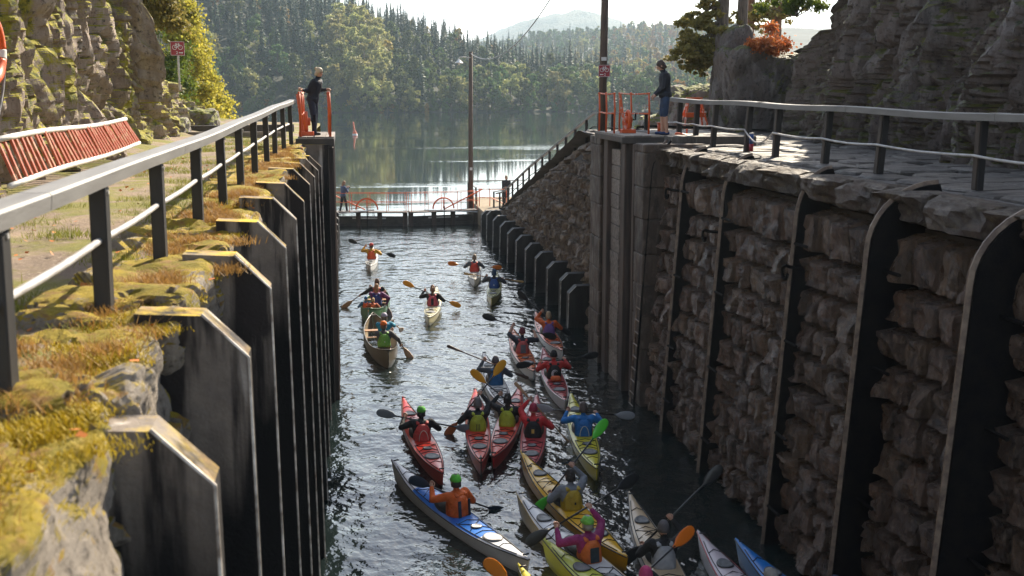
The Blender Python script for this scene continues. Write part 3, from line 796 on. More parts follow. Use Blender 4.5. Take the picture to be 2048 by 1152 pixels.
# ---- left railing: black timber posts, broad weathered handrail, thin mid rail
lr = thing('railing', (-1.45, 15, ZP), 'black post railing with broad weathered grey handrail along the sunny path', 'railing')
LP = [2.9, 4.93, 6.99, 9.12, 11.5, 13.8, 16.1, 18.5, 21.1, 23.4, 25.6, 27.6]
def lrx(y): return float(np.interp(y, [0, 15, 24, 28.6], [-1.44, -1.46, -1.42, -1.27]))
def lrz(y): return float(np.interp(y, [0, 5, 9, 15, 22, 28.6], [7.08, 7.09, 7.09, 7.13, 7.22, 7.33]))
for y in LP:
    x = lrx(y); zt = lrz(y) - .05
    mb = MB(); rot = Matrix.Rotation(rf.uniform(-.02, .02), 3, 'X') @ Matrix.Rotation(rf.uniform(-.015, .015), 3, 'Y')
    mb.box((x, y, (zt + ZP - .25) / 2), (.095, .125, zt - ZP + .25), rot, .008)
    po = mb.build('post', M['post_black'], lr)
    MB().tube([(x - .062, y, zt - .03), (x + .062, y, zt - .03)], .014, 6).build('bolt', M['pipe_white'], po)
ys = np.concatenate([np.arange(1.0, 28.4, 4.6), [28.5]])
for a, b in zip(ys[:-1], ys[1:]):
    rings = []
    for y in np.linspace(a, b - .012, 9):
        x, z_ = lrx(y), lrz(y) + .006 * math.sin(y * .9)
        x += .006 * math.sin(y * .6)
        rings.append([(x - .075, y, z_ - .04), (x - .082, y, z_ + .032), (x - .07, y, z_ + .045), (x + .07, y, z_ + .045), (x + .082, y, z_ + .032), (x + .075, y, z_ - .04)])
    MB().loft(rings).build('handrail', M['rail_grey'], lr)
path = []
for a, b in zip(LP[:-1], LP[1:]):
    for t in np.linspace(0, 1, 5)[:-1]:
        y = a + (b - a) * t; path.append((lrx(y) + .0, y, (lrz(y) + ZP) / 2 + .05 - .012 * math.sin(math.pi * t)))
MB().tube(path, .021, 8).build('mid_rail', M['pipe_white'], lr, smooth=True)

# ---- right railing
rrl = thing('railing', (8.45, 20, ZP), 'leaning black posts with pale grey handrail in front of the shaded cliff', 'railing')
RP = [(10.2, 0), (12.2, 0), (14.34, 0), (17.33, .0), (19.53, 0), (22.1, .0), (23.9, 0), (26.2, 0), (27.6, 0), (28.9, .1), (30.1, .1)]
def rrx(y): return float(np.interp(y, [8, 14, 20, 24, 28, 32], [8.22, 8.32, 8.42, 8.52, 8.5, 8.3]))
def rrz(y): return float(np.interp(y, [8, 14, 20, 28, 32], [7.24, 7.25, 7.28, 7.33, 7.38]))
for i, (y, dz) in enumerate(RP):
    x = rrx(y); zt = rrz(y) - .05; mb = MB()
    rot = Matrix.Rotation(rf.uniform(-.02, .02), 3, 'X') @ Matrix.Rotation(rf.uniform(.01, .06), 3, 'Y')
    mb.box((x, y, (zt + ZP + dz - .2) / 2), (.10, .14, zt - ZP - dz + .2), rot, .008)
    po = mb.build('post', M['post_black'], rrl)
    MB().box((x - .056 + 0, y, (zt + ZP + dz) / 2), (.012, .10, zt - ZP - dz - .04), rot).build('brown_face', M['post_edge'], po)  # thin brown strip on the water side of the post
ys = [9.0, 13.9, 18.6, 23.0, 27.0, 31.6]
for a, b in zip(ys[:-1], ys[1:]):
    rings = []
    for y in np.linspace(a, b - .012, 9):
        x, z_ = rrx(y), rrz(y) + .012 * math.sin(y * 1.1)
        rings.append([(x - .085, y, z_ - .05), (x - .085, y, z_ + .04), (x - .07, y, z_ + .05), (x + .07, y, z_ + .05), (x + .085, y, z_ + .04), (x + .085, y, z_ - .05)])
    hr = MB().loft(rings).build('handrail', M['rail_grey'], rrl)
    MB().box((rrx(a), a + .02, rrz(a) + .056), (.16, .22, .008)).build('joint_plate', M['pipe_white'], hr)
for seg in ((RP[0:6]), (RP[6:])):
    path = []
    for (a, _), (b, _) in zip(seg[:-1], seg[1:]):
        for t in np.linspace(0, 1, 5)[:-1]:
            y = a + (b - a) * t; path.append((rrx(y) - .09, y, (rrz(y) + ZP) / 2 - .02 - .03 * math.sin(math.pi * t)))
    y = seg[-1][0]; path.append((rrx(y) - .09, y, (rrz(y) + ZP) / 2 - .02))
    MB().tube(path, .02, 8).build('mid_rail', M['pipe_white'], rrl, smooth=True)
ya, yb = RP[5][0], RP[6][0]
MB().tube([(rrx(ya + (yb - ya) * t) - .09, ya + (yb - ya) * t, (rrz(ya) + ZP) / 2 - .02 - .24 * math.sin(math.pi * t)) for t in np.linspace(0, 1, 10)], .016, 6).build('chain', M['pipe_white'], rrl)

# ---- stair railing down the sloping wall
sr = thing('stair_railing', (8.25, 47, 3), 'grey handrail on dark posts stepping down the sloping stone wall', 'railing')
SP = [31.5, 33.5, 35.6, 37.6, 39.6, 41.6, 43.4, 45.2, 47.0, 48.8, 50.6, 52.4, 54.2, 56.0, 57.8, 59.5, 61.2, 62.8]
def srz(y): return float(np.interp(y, [31, 38.3, 47.3, 51.8, 56.6, 61.3, 64.2], [6.98, 6.85, 5.08, 4.22, 3.2, 2.2, 1.85]))
for y in SP:
    MB().box((8.25, y, (srz(y) + slope_z(y) - .2) / 2), (.09, .09, srz(y) - slope_z(y) + .16), None, .006).build('post', M['post_black'], sr)
YP = [31, 38.3, 47.3, 51.8, 56.6, 61.3, 64.2]
MB().tube([(8.25, y, srz(y)) for y in YP], .07, 4, flat=(1, .6)).build('handrail', M['rail_grey'], sr)
MB().tube([(8.2, y, srz(y) - .47) for y in YP], .018, 6).build('mid_rail', M['iron'], sr)

# ---- open gate folded into the right recess
gr = thing('lock_gate', (7.2, 29, 0), 'open timber lock gate folded into the right wall under the platform with orange rails', 'lock gate')
for (y, wy, dx) in ((27.45, .22, .10), (28.05, .30, .0), (28.75, .16, .12), (30.0, .32, .0), (30.55, .22, .1), (30.85, .14, .14)):
    MB().box((6.95 + dx, y, 2.65), (.32, wy, 7.3), None, .02).build('upright', M['timber_gate'], gr)
zz = -.8
while zz < 6.0:
    h = rf.uniform(.34, .44)
    MB().box((6.98 + rf.uniform(-.012, .012), 29.38, zz + h / 2), (.16, .95, h * .95), None, .012).build('plank', M['timber_grey'], gr); zz += h
MB().box((7.35, 29.2, 2.6), (.1, 3.5, 7.2)).build('backing_boards', M['timber_dark'], gr)
# platform on the gate
pr = thing('gate_platform', (7.2, 29.4, 6.4), 'weathered plank platform with orange rails over the open right gate', 'platform')
for k in range(5):
    MB().box((6.72 + .11 + k * .225, 29.35, 6.475), (.215, 3.4, .05), None, .006).build('plank', M['timber_grey'], pr)
MB().box((7.25, 27.72, 6.38), (1.2, .16, .16), None, .01).build('end_beam', M['timber_dark'], pr)
MB().box((6.74, 29.35, 6.385), (.10, 3.3, .13), None, .01).build('side_beam', M['timber_gate'], pr)
def orange_rail(par, pts, z0, h, mid=.5, r=.024, post=None):
    """posts at pts (x,y), joined by a top and a middle rail"""
    for (x, y) in pts:
        MB().tube([(x, y, z0), (x + .01, y, z0 + h * .6), (x - .008, y, z0 + h)], r, 8).build('rail_post', M['orange'], par, smooth=True)
        MB().ell((x - .008, y, z0 + h + .012), (.034, .034, .028)).build('cap', M['orange'], par, smooth=True)
    for f in (1.0, mid):
        MB().tube([(x + .012, y, z0 + h * f + .012 * ((-1) ** i)) for i, (x, y) in enumerate(pts)], .02, 8).build('rail_bar', M['orange_worn'], par, smooth=True)
orange_rail(pr, [(6.80, 30.95), (6.80, 30.1), (6.80, 29.15)], 6.50, 1.0)
orange_rail(pr, [(7.35, 30.9), (7.42, 29.9), (7.55, 28.55)], 6.50, 1.0)
def winch(name, c, label, s=1.0, lean=.25):
    c = Vector(c); t = thing(name, c, label, 'winch')
    MB().box(c + Vector((0, 0, .05)) * s, (.36 * s, .30 * s, .10 * s), None, .01).build('base', M['orange'], t)
    mb = MB(); mb.tube([c + Vector((.0, math.cos(a) * .19 * s, (.34 + math.sin(a) * .22) * s)) for a in np.linspace(0, 2 * math.pi, 15)], .045 * s, 8, cap=False)
    mb.build('gear_ring', M['orange'], t, smooth=True)
    MB().tube([c + Vector((-.07 * s, 0, .34 * s)), c + Vector((.10 * s, 0, .34 * s))], .10 * s, 12).build('hub', M['orange'], t, smooth=True)
    MB().bar(c + Vector((-.09, 0, .08)) * s, c + Vector((-.20, lean * .4, 1.0)) * s, .06 * s, .05 * s, (0, 1, 0)).build('lever', M['orange_worn'], t)
    MB().tube([c + Vector((.12, 0, .34)) * s, c + Vector((.20, 0, .34)) * s, c + Vector((.20, 0, .50)) * s], .022 * s, 8).build('crank', M['iron'], t)
    return t
winch('gate_winch', (7.22, 29.4, 6.502), 'orange red hand winch standing on the right gate platform')
# ---- left gate platform
pl = thing('gate_platform', (-.75, 29.6, 6.35), 'small plank platform with orange rails beside the pale haired woman', 'platform')
for k in range(4):
    MB().box((-1.06 + k * .215, 29.7, 6.475), (.205, 3.3, .05), None, .006).build('plank', M['timber_grey'], pl)
MB().box((-.76, 28.0, 6.37), (.90, .18, .18), None, .01).build('end_beam', M['timber_dark'], pl)
MB().box((-.36, 29.7, 6.38), (.10, 3.2, .14), None, .01).build('side_beam', M['timber_dark'], pl)
orange_rail(pl, [(-.40, 28.1), (-.44, 29.5), (-.47, 31.1)], 6.50, 1.02, r=.032)
orange_rail(pl, [(-1.10, 28.1), (-1.10, 29.4), (-1.12, 31.0)], 6.50, 1.02, r=.032)
winch('gate_winch', (-.98, 28.75, 6.502), 'orange red hand winch at the feet of the pale haired woman', 1.0)
gl = thing('lock_gate', (-.5, 30, 0), 'open timber lock gate folded against the left pier under its platform', 'lock gate')
for (y, wy) in ((28.2, .22), (29.2, .25), (30.2, .25), (31.0, .22)):
    MB().box((-.42, y, 2.65), (.18, wy, 7.2), None, .02).build('upright', M['timber_gate'], gl)
zz = -.8
while zz < 6.0:
    MB().box((-.52, 29.6, zz + .2), (.12, 3.0, .39), None, .01).build('plank', M['timber_grey'], gl); zz += .4

# ---- closed mitre gate at the lake end
GY = 65.6
def leaf(name, x0, x1, ya, yb, label, wheelx, side):
    t = thing(name, ((x0 + x1) / 2, (ya + yb) / 2, 0), label, 'lock gate')
    a, b = Vector((x0, ya, 0)), Vector((x1, yb, 0)); d = (b - a).normalized(); n = Vector((d.y, -d.x, 0)); ln = (b - a).length
    ux = Matrix((d, Vector((-d.y, d.x, 0)), Vector((0, 0, 1)))).transposed()
    def W(s_, o_, z_): return a + d * s_ + n * o_ + Vector((0, 0, z_))
    for k in range(3):
        MB().box(W(ln / 2, -.05, -.45 + k * .40), (ln, .22, .385), ux, .012).build('plank', M['timber_dark'], t)
    for s_ in (.1, ln * .36, ln * .64, ln - .12):
        MB().box(W(s_, .10, .25), (.26, .16, 1.1), ux, .012).build('upright', M['timber_gate'], t)
    MB().box(W(ln / 2, .09, .44), (ln * .44, .03, .07), ux).build('draft_board', M['white_paint'], t)
    for k in range(3):
        MB().box(W(ln / 2, .32 - k * .28, .80), (ln, .27, .06), ux, .006).build('deck_plank', M['timber_gate'], t)
    for s_ in np.linspace(.08, ln - .08, 5):
        MB().tube([W(s_, .38, .83), W(s_, .38, 1.88)], .017, 6).build('rail_post', M['orange'], t)
        MB().tube([W(s_, -.32, .83), W(s_, -.32, 1.88)], .017, 6).build('rail_post', M['orange'], t)
    for o_ in (.38, -.32):
        for z_ in (1.88, 1.36):
            MB().tube([W(0, o_, z_), W(ln / 2, o_, z_ - .02), W(ln, o_, z_)], .014, 6).build('rail_bar', M['orange'], t)
    c = W(wheelx, .02, .92); mb = MB()
    mb.tube([c + d * (math.cos(an) * .62) + Vector((0, 0, math.sin(an) * .62)) for an in np.linspace(0, math.pi, 14)], .045, 6)
    wh = mb.build('gear_quadrant', M['orange'], t)
    MB().bar(c, c + Vector((0, 0, .6)), .05, .05, (1, 0, 0)).build('spoke', M['orange'], wh)
    MB().bar(c + d * (side * .1), c + d * (side * 2.35) + Vector((0, 0, 1.05)), .06, .06).build('push_arm', M['orange'], t)
    MB().tube([c + Vector((0, -.5, .2)), c + Vector((0, -.5, -1.2))], .03, 6).build('paddle_rod', M['iron'], t)
    return t
leaf('lock_gate', -1.0, 3.28, GY + .25, GY - .55, 'closed far gate leaf with orange rails where the woman stands', 2.05, -1)
leaf('lock_gate', 3.34, 7.3, GY - .55, GY + .25, 'closed far gate leaf with orange rails beside the tall lamp pole', 2.05, 1)
MB().tube([(-1.0, 64.6, .75), (1.4, 64.9, .95), (1.4, 64.9, .55)], .03, 6).build('hand_bar', M['pipe_white'], label='thin pale steel bar along the far gate beside the woman', cat='bar')
MB().tube([(4.2, 64.7, .6), (4.2, 64.7, .93), (7.2, 64.5, .80)], .03, 6).build('hand_bar', M['pipe_white'], label='thin pale steel bar along the far gate below the lamp pole', cat='bar')
# landings either side of it
for nm, x0, x1, lab in (('landing_right', 7.35, 12.5, 'r'), ('landing_left', -6.0, -1.05, 'l')):
    mb = MB(); mb.box(((x0 + x1) / 2, 67.5, -.6), (x1 - x0, 9.0, 3.1), None, .06); mb.build(nm, M['gold_dirt'], kind='structure')
# railing round the right landing
fr = thing('railing', (9, 68, .95), 'black post railing round the gravel landing behind the lamp pole', 'railing')
def blackrail(pts, hz=1.0, z0=.95):
    for (x, y) in pts: MB().box((x, y, z0 + hz / 2), (.09, .09, hz), None, .006).build('post', M['post_black'], fr)
    MB().tube([(x, y, z0 + hz) for x, y in pts], .06, 4, flat=(1, .6)).build('handrail', M['rail_grey'], fr)
    MB().tube([(x, y, z0 + hz * .5) for x, y in pts], .018, 6).build('mid_rail', M['iron'], fr)
blackrail([(7.42, 71.4), (7.42, 69.4), (7.42, 67.2)])
blackrail([(7.42, 71.6), (9.6, 71.7), (12.0, 71.8)], 1.05)
blackrail([(8.25, 65.4), (8.9, 66.3)], .9)
# white-orange barrier bars right of the gate
ob = thing('orange_railing', (8, 65.2, .95), 'short orange tube railing between the gate and the stair railing', 'railing')
orange_rail(ob, [(7.5, 66.2), (8.1, 66.1), (9.0, 65.6)], .95, 1.0)
MB().bar((8.0, 64.4, 1.6), (9.3, 63.6, .95), .05, .05).build('swing_bar', M['orange'], ob)

# ---- poles, lamp, cable
lp = thing('lamp_pole', (7.05, 66.6, .9), 'brown wooden pole with a small lamp standing by the far gate', 'lamp pole')
MB().tube([(7.05, 66.6, .5), (7.06, 66.6, 5), (7.1, 66.6, 9.75)], [.145, .135, .115], 12).build('pole', M['pole_wood'], lp, smooth=True)
MB().tube([(7.08, 66.5, 9.42), (6.6, 66.4, 9.46), (6.42, 66.4, 9.44), (6.40, 66.4, 9.32)], .022, 6).build('arm', M['pipe_white'], lp)
MB().loft([[(6.40 + r_ * math.cos(a), 66.4 + r_ * math.sin(a), z_) for a in np.linspace(0, 2 * math.pi, 12, endpoint=False)] for r_, z_ in ((.05, 9.34), (.10, 9.24), (.24, 9.12), (.22, 9.10))]).build('lamp_shade', M['white_paint'], lp)
MB().ell((6.40, 66.4, 9.08), (.07, .07, .09)).build('bulb', M['white_paint'], lp, smooth=True)
MB().box((7.06, 66.455, 3.1), (.14, .02, .16)).build('number_plate', M['white_paint'], lp)
up = thing('utility_pole', (7.36, 33, 6.2), 'tall grey wooden pole rising behind the right gate platform', 'pole')
MB().tube([(7.32, 33, 5.6), (7.36, 33, 9), (7.42, 33, 15.5)], [.115, .108, .095], 12).build('pole', M['pole_wood'], up, smooth=True)
MB().box((7.34, 32.885, 8.48), (.15, .012, .10)).build('number_plate', M['white_paint'], up)
def smat(name, c): return plain(name, c, c, .5)
def bike_sign(name, c, w_, label, facing, arrow):
    """red square cycle-route sign: bicycle, route number and arrow in white"""
    t = thing(name, c, label, 'sign', rz=facing)
    c = Vector(c); m = Matrix.Translation(c) @ Matrix.Rotation(facing, 4, 'Z')
    def Lc(x, y, z): return m @ Vector((x, y, z))
    h = w_ / 2
    rot = Matrix.Rotation(facing, 3, 'Z')
    MB().box(Lc(0, 0, 0), (w_, .012, w_), rot).build('plate', M['sign_red'], t)
    fr_ = MB()
    for q in range(4):
        a = [(-h, -h), (h, -h), (h, h), (-h, h)]; p, q2 = a[q], a[(q + 1) % 4]
        fr_.tube([Lc(p[0] * .95, -.010, p[1] * .95), Lc(q2[0] * .95, -.010, q2[1] * .95)], w_ * .014, 4)
    fr_.build('border', M['sign_white'], t)
    b = MB(); r_ = w_ * .155; zc = w_ * .08
    for cx in (-w_ * .2, w_ * .2):
        b.tube([Lc(cx + r_ * math.cos(a), -.011, zc + r_ * math.sin(a)) for a in np.linspace(0, 2 * math.pi, 17)], w_ * .018, 5, cap=False)
    bl = (-w_ * .2, zc); br = (w_ * .2, zc); bb = (-w_ * .03, zc - .01 * w_); st = (-w_ * .09, zc + w_ * .22); hd = (w_ * .12, zc + w_ * .22); hb = (w_ * .10, zc + w_ * .29)
    for p, q in ((bl, bb), (bl, st), (bb, st), (bb, hd), (st, hd), (br, hd), (hd, hb)):
        b.tube([Lc(p[0], -.011, p[1]), Lc(q[0], -.011, q[1])], w_ * .018, 5)
    b.bar(Lc(-w_ * .15, -.011, zc + w_ * .25), Lc(-w_ * .04, -.011, zc + w_ * .25), .005, w_ * .03)
    b.bar(Lc(w_ * .04, -.011, zc + w_ * .29), Lc(w_ * .11, -.011, zc + w_ * .29), .005, w_ * .03)
    b.build('bicycle', M['sign_white'], t)
    ar = MB(); x0, x1 = (-w_ * .30, -w_ * .08) if arrow < 0 else (w_ * .08, w_ * .30)
    ar.bar(Lc(x0, -.010, -w_ * .30), Lc(x1, -.010, -w_ * .30), .006, w_ * .06)
    tip = x0 - w_ * .08 if arrow < 0 else x1 + w_ * .08; bs = x0 if arrow < 0 else x1
    ar.add([Lc(tip, -.010, -w_ * .30), Lc(bs, -.010, -w_ * .23), Lc(bs, -.010, -w_ * .37)], [(0, 1, 2)])
    ar.build('arrow', M['sign_white'], t)
    cu = bpy.data.curves.new('route_number', 'FONT'); cu.body = '2'; cu.size = w_ * .28; cu.extrude = .001; cu.align_x = 'CENTER'
    cu.materials.append(M['sign_white'])
    tmp = bpy.data.objects.new('tmp', cu); C.objects.link(tmp); bpy.context.view_layer.update()
    me = bpy.data.meshes.new_from_object(tmp.evaluated_get(bpy.context.evaluated_depsgraph_get()))
    bpy.data.objects.remove(tmp, do_unlink=True)
    to = link('route_number', me, t)
    to.location = (w_ * .05 if arrow < 0 else -w_ * .05, -.009, -w_ * .39); to.rotation_euler = (math.pi / 2, 0, 0)
    return t
bike_sign('cycle_sign', (7.35, 32.86, 8.14), .34, 'small red cycle route sign fixed to the grey wooden pole', -.15, -1)
sL = bike_sign('cycle_sign', tuple(ay(355, 97, 31.5)), .36, 'red cycle route sign on a metal post above the sunny rocks', .1, 1)
q = ay(355, 97, 31.5)
MB().tube([(q.x, q.y + .03, q.z + .15), (q.x, q.y + .03, 7.6)], .028, 8).build('sign_post', M['pipe_white'], sL)
p0 = Vector((7.1, 66.6, 9.65)); p1 = Vector((7.42, 33, 13.2)); pts = []
for t in np.linspace(0, 1, 40):
    p = p0.lerp(p1, t); pts.append(p - Vector((0, 0, 3.4 * 4 * t * (1 - t) * .55)))
MB().tube(pts, .022, 6).build('overhead_cable', M['wire'], label='thin cable sagging from the lamp pole to the grey pole', cat='cable', smooth=True)
# ---- buoy out on the lake
c = az(710, 269, 0); by = thing('buoy', c, 'slim red spar buoy leaning in the lake', 'buoy')
MB().loft([[c + Vector((r_ * math.cos(a) + z_ * -.12, r_ * math.sin(a), z_)) for a in np.linspace(0, 2 * math.pi, 10, endpoint=False)] for r_, z_ in ((.35, -.3), (.42, .1), (.30, .5), (.16, .8), (.12, 2.1), (.02, 2.2))]).build('spar', M['orange_worn'], by, smooth=True)
MB().loft([[c + Vector((r_ * math.cos(a) + z_ * -.12, r_ * math.sin(a), z_)) for a in np.linspace(0, 2 * math.pi, 10, endpoint=False)] for r_, z_ in ((.46, -.05), (.48, .05), (.44, .12))]).build('collar', M['white_paint'], by, smooth=True)
# ---- red slatted ladder hung along the left cliff
ra, rb = Vector((-3.75, 13.2, 7.07)), Vector((-4.05, 22.3, 7.06))
la, lb = Vector((-3.6, 13.0, 6.58)), Vector((-3.95, 23.0, 6.59))
lt = thing('hanging_ladder', (-3.9, 18, 6.3), 'long ladder with red rungs and white rails hung along the sunny cliff', 'ladder')
for a, b in ((ra, rb), (la, lb)):
    pth = [a.lerp(b, t) + Vector((0, 0, .018 * math.sin(t * 7.0))) for t in np.linspace(0, 1, 14)]
    MB().tube(pth, .036, 6).build('rail', M['white_paint'], lt, smooth=True)
for k in range(38):
    t = (k + .5) / 38; a = ra.lerp(rb, t) + Vector((0, .0, .018 * math.sin(t * 7))); b = la.lerp(lb, t + .004) + Vector((0, 0, .018 * math.sin(t * 7)))
    MB().bar(a + Vector((rf.uniform(-.02, .02), -.06, 0)), b + Vector((0, .10 + rf.uniform(-.02, .02), 0)), .05, .03, (1, 0, 0)).build('rung', M['rung_red'], lt)
for t in (.1, .5, .9):
    a = ra.lerp(rb, t); MB().bar(a + Vector((-.9, 0, -.2)), a + Vector((0, 0, -.03)), .03, .03).build('bracket', M['iron'], lt)
# ---- lifebuoy at the edge of view, hung on the cliff
c = Vector((-4.02, 13.62, 8.05)); t = thing('lifebuoy', c, 'red and white lifebuoy with pale rope hanging on the sunny cliff', 'lifebuoy')
def ring_arc(a0, a1, r0, r1, off=0): return [c + Vector((.15 + off, math.cos(a) * r0, math.sin(a) * r0)) for a in np.linspace(a0, a1, 12)]
for k in range(4):
    MB().tube(ring_arc(k * math.pi / 2, k * math.pi / 2 + 1.25, .33, .33), .075, 10).build('red_section', M['orange'], t, smooth=True)
    MB().tube(ring_arc(k * math.pi / 2 + 1.25, k * math.pi / 2 + math.pi / 2, .33, .33), .077, 10).build('white_band', M['white_paint'], t, smooth=True)
MB().tube([c + Vector((.2, .34 * math.cos(a), .2 - .95 * abs(math.sin(a * .5)) - .2)) for a in np.linspace(0, 2 * math.pi, 20)], .02, 6).build('rope', M['pipe_white'], t, smooth=True)
MB().bar(c + Vector((-.4, 0, .30)), c + Vector((.12, 0, .28)), .05, .05).build('hook', M['iron'], t)
# ---- trestle, cleats, bollards on the right path
c = az(1387, 256, 6.32); tr = thing('trestle', c, 'orange A-frame trestle standing on the path by the shaded cliff', 'trestle')
for sx in (-1, 1):
    for sy in (-1, 1):
        MB().bar(c + Vector((sx * .42, sy * .32, 0)), c + Vector((sx * .20, sy * .04, .98)), .075, .05, (1, 0, 0)).build('leg', M['orange_worn'], tr)
MB().bar(c + Vector((-.28, 0, .99)), c + Vector((.28, 0, .99)), .12, .09).build('top_beam', M['orange'], tr)
for sy in (-1, 1): MB().bar(c + Vector((-.36, sy * .2, .44)), c + Vector((.36, sy * .2, .44)), .04, .15).build('cross_plank', M['orange'], tr)
c = az(1400, 255, 6.32) + Vector((.3, .7, 0)); b = thing('marker_post', c, 'short white post behind the orange trestle', 'post')
MB().box(c + Vector((0, 0, .25)), (.18, .18, .5), None, .02).build('shaft', M['white_paint'], b)
MB().box(c + Vector((0, 0, .52)), (.22, .22, .04), None, .01).build('cap', M['white_paint'], b)
def hookcleat(px_, py_, label):
    c = az(px_, py_, 6.34); t = thing('mooring_cleat', c, label, 'cleat')
    MB().tube([c + Vector((.20 * math.cos(a) * 1.25, .14 * math.sin(a), .04 + .13 * max(0, math.sin(a * .5)))) for a in np.linspace(.6, 5.4, 14)], [.03 + .025 * math.sin(math.pi * i / 13) for i in range(14)], 8).build('hook', M['orange'], t, smooth=True)
    MB().tube([c + Vector((.02, .02, 0)), c + Vector((.02, .02, .30))], .022, 8).build('pin', M['orange'], t)
    MB().box(c + Vector((0, 0, .015)), (.36, .26, .03), None, .008).build('base', M['iron'], t)
hookcleat(1372, 282, 'orange hooked mooring cleat on the coping between railing posts')
c = az(1321, 264, 6.5); t = thing('bollard', c, 'small orange stub bollard at the foot of the standing man', 'bollard')
MB().tube([c, c + Vector((0, 0, .22))], .085, 12).build('stub', M['orange'], t, smooth=True)
MB().tube([c + Vector((0, 0, .22)), c + Vector((0, 0, .25))], .105, 12).build('cap', M['orange'], t, smooth=True)
c = az(1502, 302, 6.32); t = thing('marker_post', c, 'short pipe marker, blue above and red below, on the right path', 'post')
MB().tube([c, c + Vector((0, 0, .15))], .045, 10).build('red_base', M['sign_red'], t, smooth=True)
MB().tube([c + Vector((0, 0, .15)), c + Vector((0, 0, .36))], .045, 10).build('blue_top', M['blue_paint'], t, smooth=True)
MB().tube([c + Vector((0, 0, .36)), c + Vector((0, 0, .385))], .05, 10).build('rim', M['white_paint'], t, smooth=True)
MB().tube([az(1275, 255, 6.5) + Vector((0, 0, -.05)), az(1275, 255, 6.55), az(1300, 252, 6.5), az(1420, 256, 6.42), az(1560, 262, 6.38)], .035, 8).build('low_pipe', M['iron'], label='thin black pipe lying low along the foot of the right cliff', cat='pipe', smooth=True)
# beam lying across the end of the left path
c = az(410, 268, 6.3); MB().bar((-5.2, 36.0, 6.42), (-1.6, 36.0, 6.46), .25, .22).build('timber_beam', M['timber_dark'], label='dark squared timber lying across the far end of the sunny path', cat='beam')
MB().bar((-4.4, 33.5, 6.36), (-1.7, 33.2, 6.36), .18, .16).build('timber_beam', M['timber_grey'], label='grey squared timber lying nearer on the sunny path, before the dark one', cat='beam')
# ------------------------------------------------------------------ trees
tg = np.random.default_rng(12)
def quads_mesh(name, cs, us, vs, mats, mi=0, extra=None):
    """leaf cards: centres cs, half-axes us, vs (N,3); extra = (verts, quads) for the trunk, material 1"""
    n = len(cs)
    V = np.empty((n, 4, 3)); V[:, 0] = cs - us - vs; V[:, 1] = cs + us - vs; V[:, 2] = cs + us * .6 + vs; V[:, 3] = cs - us * .6 + vs
    V = V.reshape(-1, 3); F = np.arange(n * 4).reshape(n, 4)
    idx = np.full(n, 0)
    if extra is not None:
        ev, ef = np.asarray(extra[0]), np.asarray(extra[1]); F = np.concatenate([F, ef + len(V)]); V = np.concatenate([V, ev]); idx = np.concatenate([idx, np.full(len(ef), 1)])
    me = npmesh(name, V, F, mats, False); me.polygons.foreach_set('material_index', idx.astype(np.int32)); return me
def limb(path, rads, n=6):
    mb = MB(); mb.tube(path, list(rads), n, cap=False); return np.array(mb.v), np.array(mb.f)
def merge(parts):
    V, F, o = [], [], 0
    for v, f in parts: V.append(v); F.append(f + o); o += len(v)
    return np.concatenate(V), np.concatenate(F)
def unit(v): return v / np.maximum(np.linalg.norm(v, axis=1, keepdims=True), 1e-9)
def spruce(h, w_, seed, dens=1.0):
    g = np.random.default_rng(seed); cs, us, vs = [], [], []
    nw = int(h * 1.7)
    for k in range(nw):
        t = (k + .5) / nw; z = h * (.06 + .94 * t); r_ = w_ * (1 - t) ** .85 * g.uniform(.78, 1.12) + .10
        nb = max(4, int((5 + 5 * (1 - t)) * dens))
        for a in g.uniform(0, 2 * np.pi, nb):
            rl = r_ * g.uniform(.6, 1.12); d = np.array([np.cos(a), np.sin(a), 0]); s = np.array([-np.sin(a), np.cos(a), 0])
            m = max(2, int(rl * 2.2))
            for q in range(m):
                f = (q + .7) / m; p = d * rl * f + np.array([0, 0, z - .34 * rl * f * f + .10 * rl * f ** 3])
                wd = .34 * rl * (1 - .55 * f) * g.uniform(.6, 1.2) + .08
                cs.append(p); us.append(s * wd + np.array([0, 0, g.uniform(-.12, .12)])); vs.append(d * rl / m * .62 + np.array([0, 0, -.22 * rl / m + g.uniform(-.1, .05)]))
                if g.random() < .6:
                    cs.append(p - np.array([0, 0, .16])); us.append(s * wd * .8); vs.append(np.array([0, 0, -.22]) + d * .05)
    cs.append(np.array([0, 0, h])); us.append(np.array([.08, 0, 0])); vs.append(np.array([0, 0, .5]))
    tr = limb([(0, 0, -1), (0, 0, h * .5), (0, 0, h)], (.018 * h, .011 * h, .02), 5)
    return quads_mesh('spruce_tree', np.array(cs), np.array(us), np.array(vs), [M['spruce'], M['bark']], extra=tr)
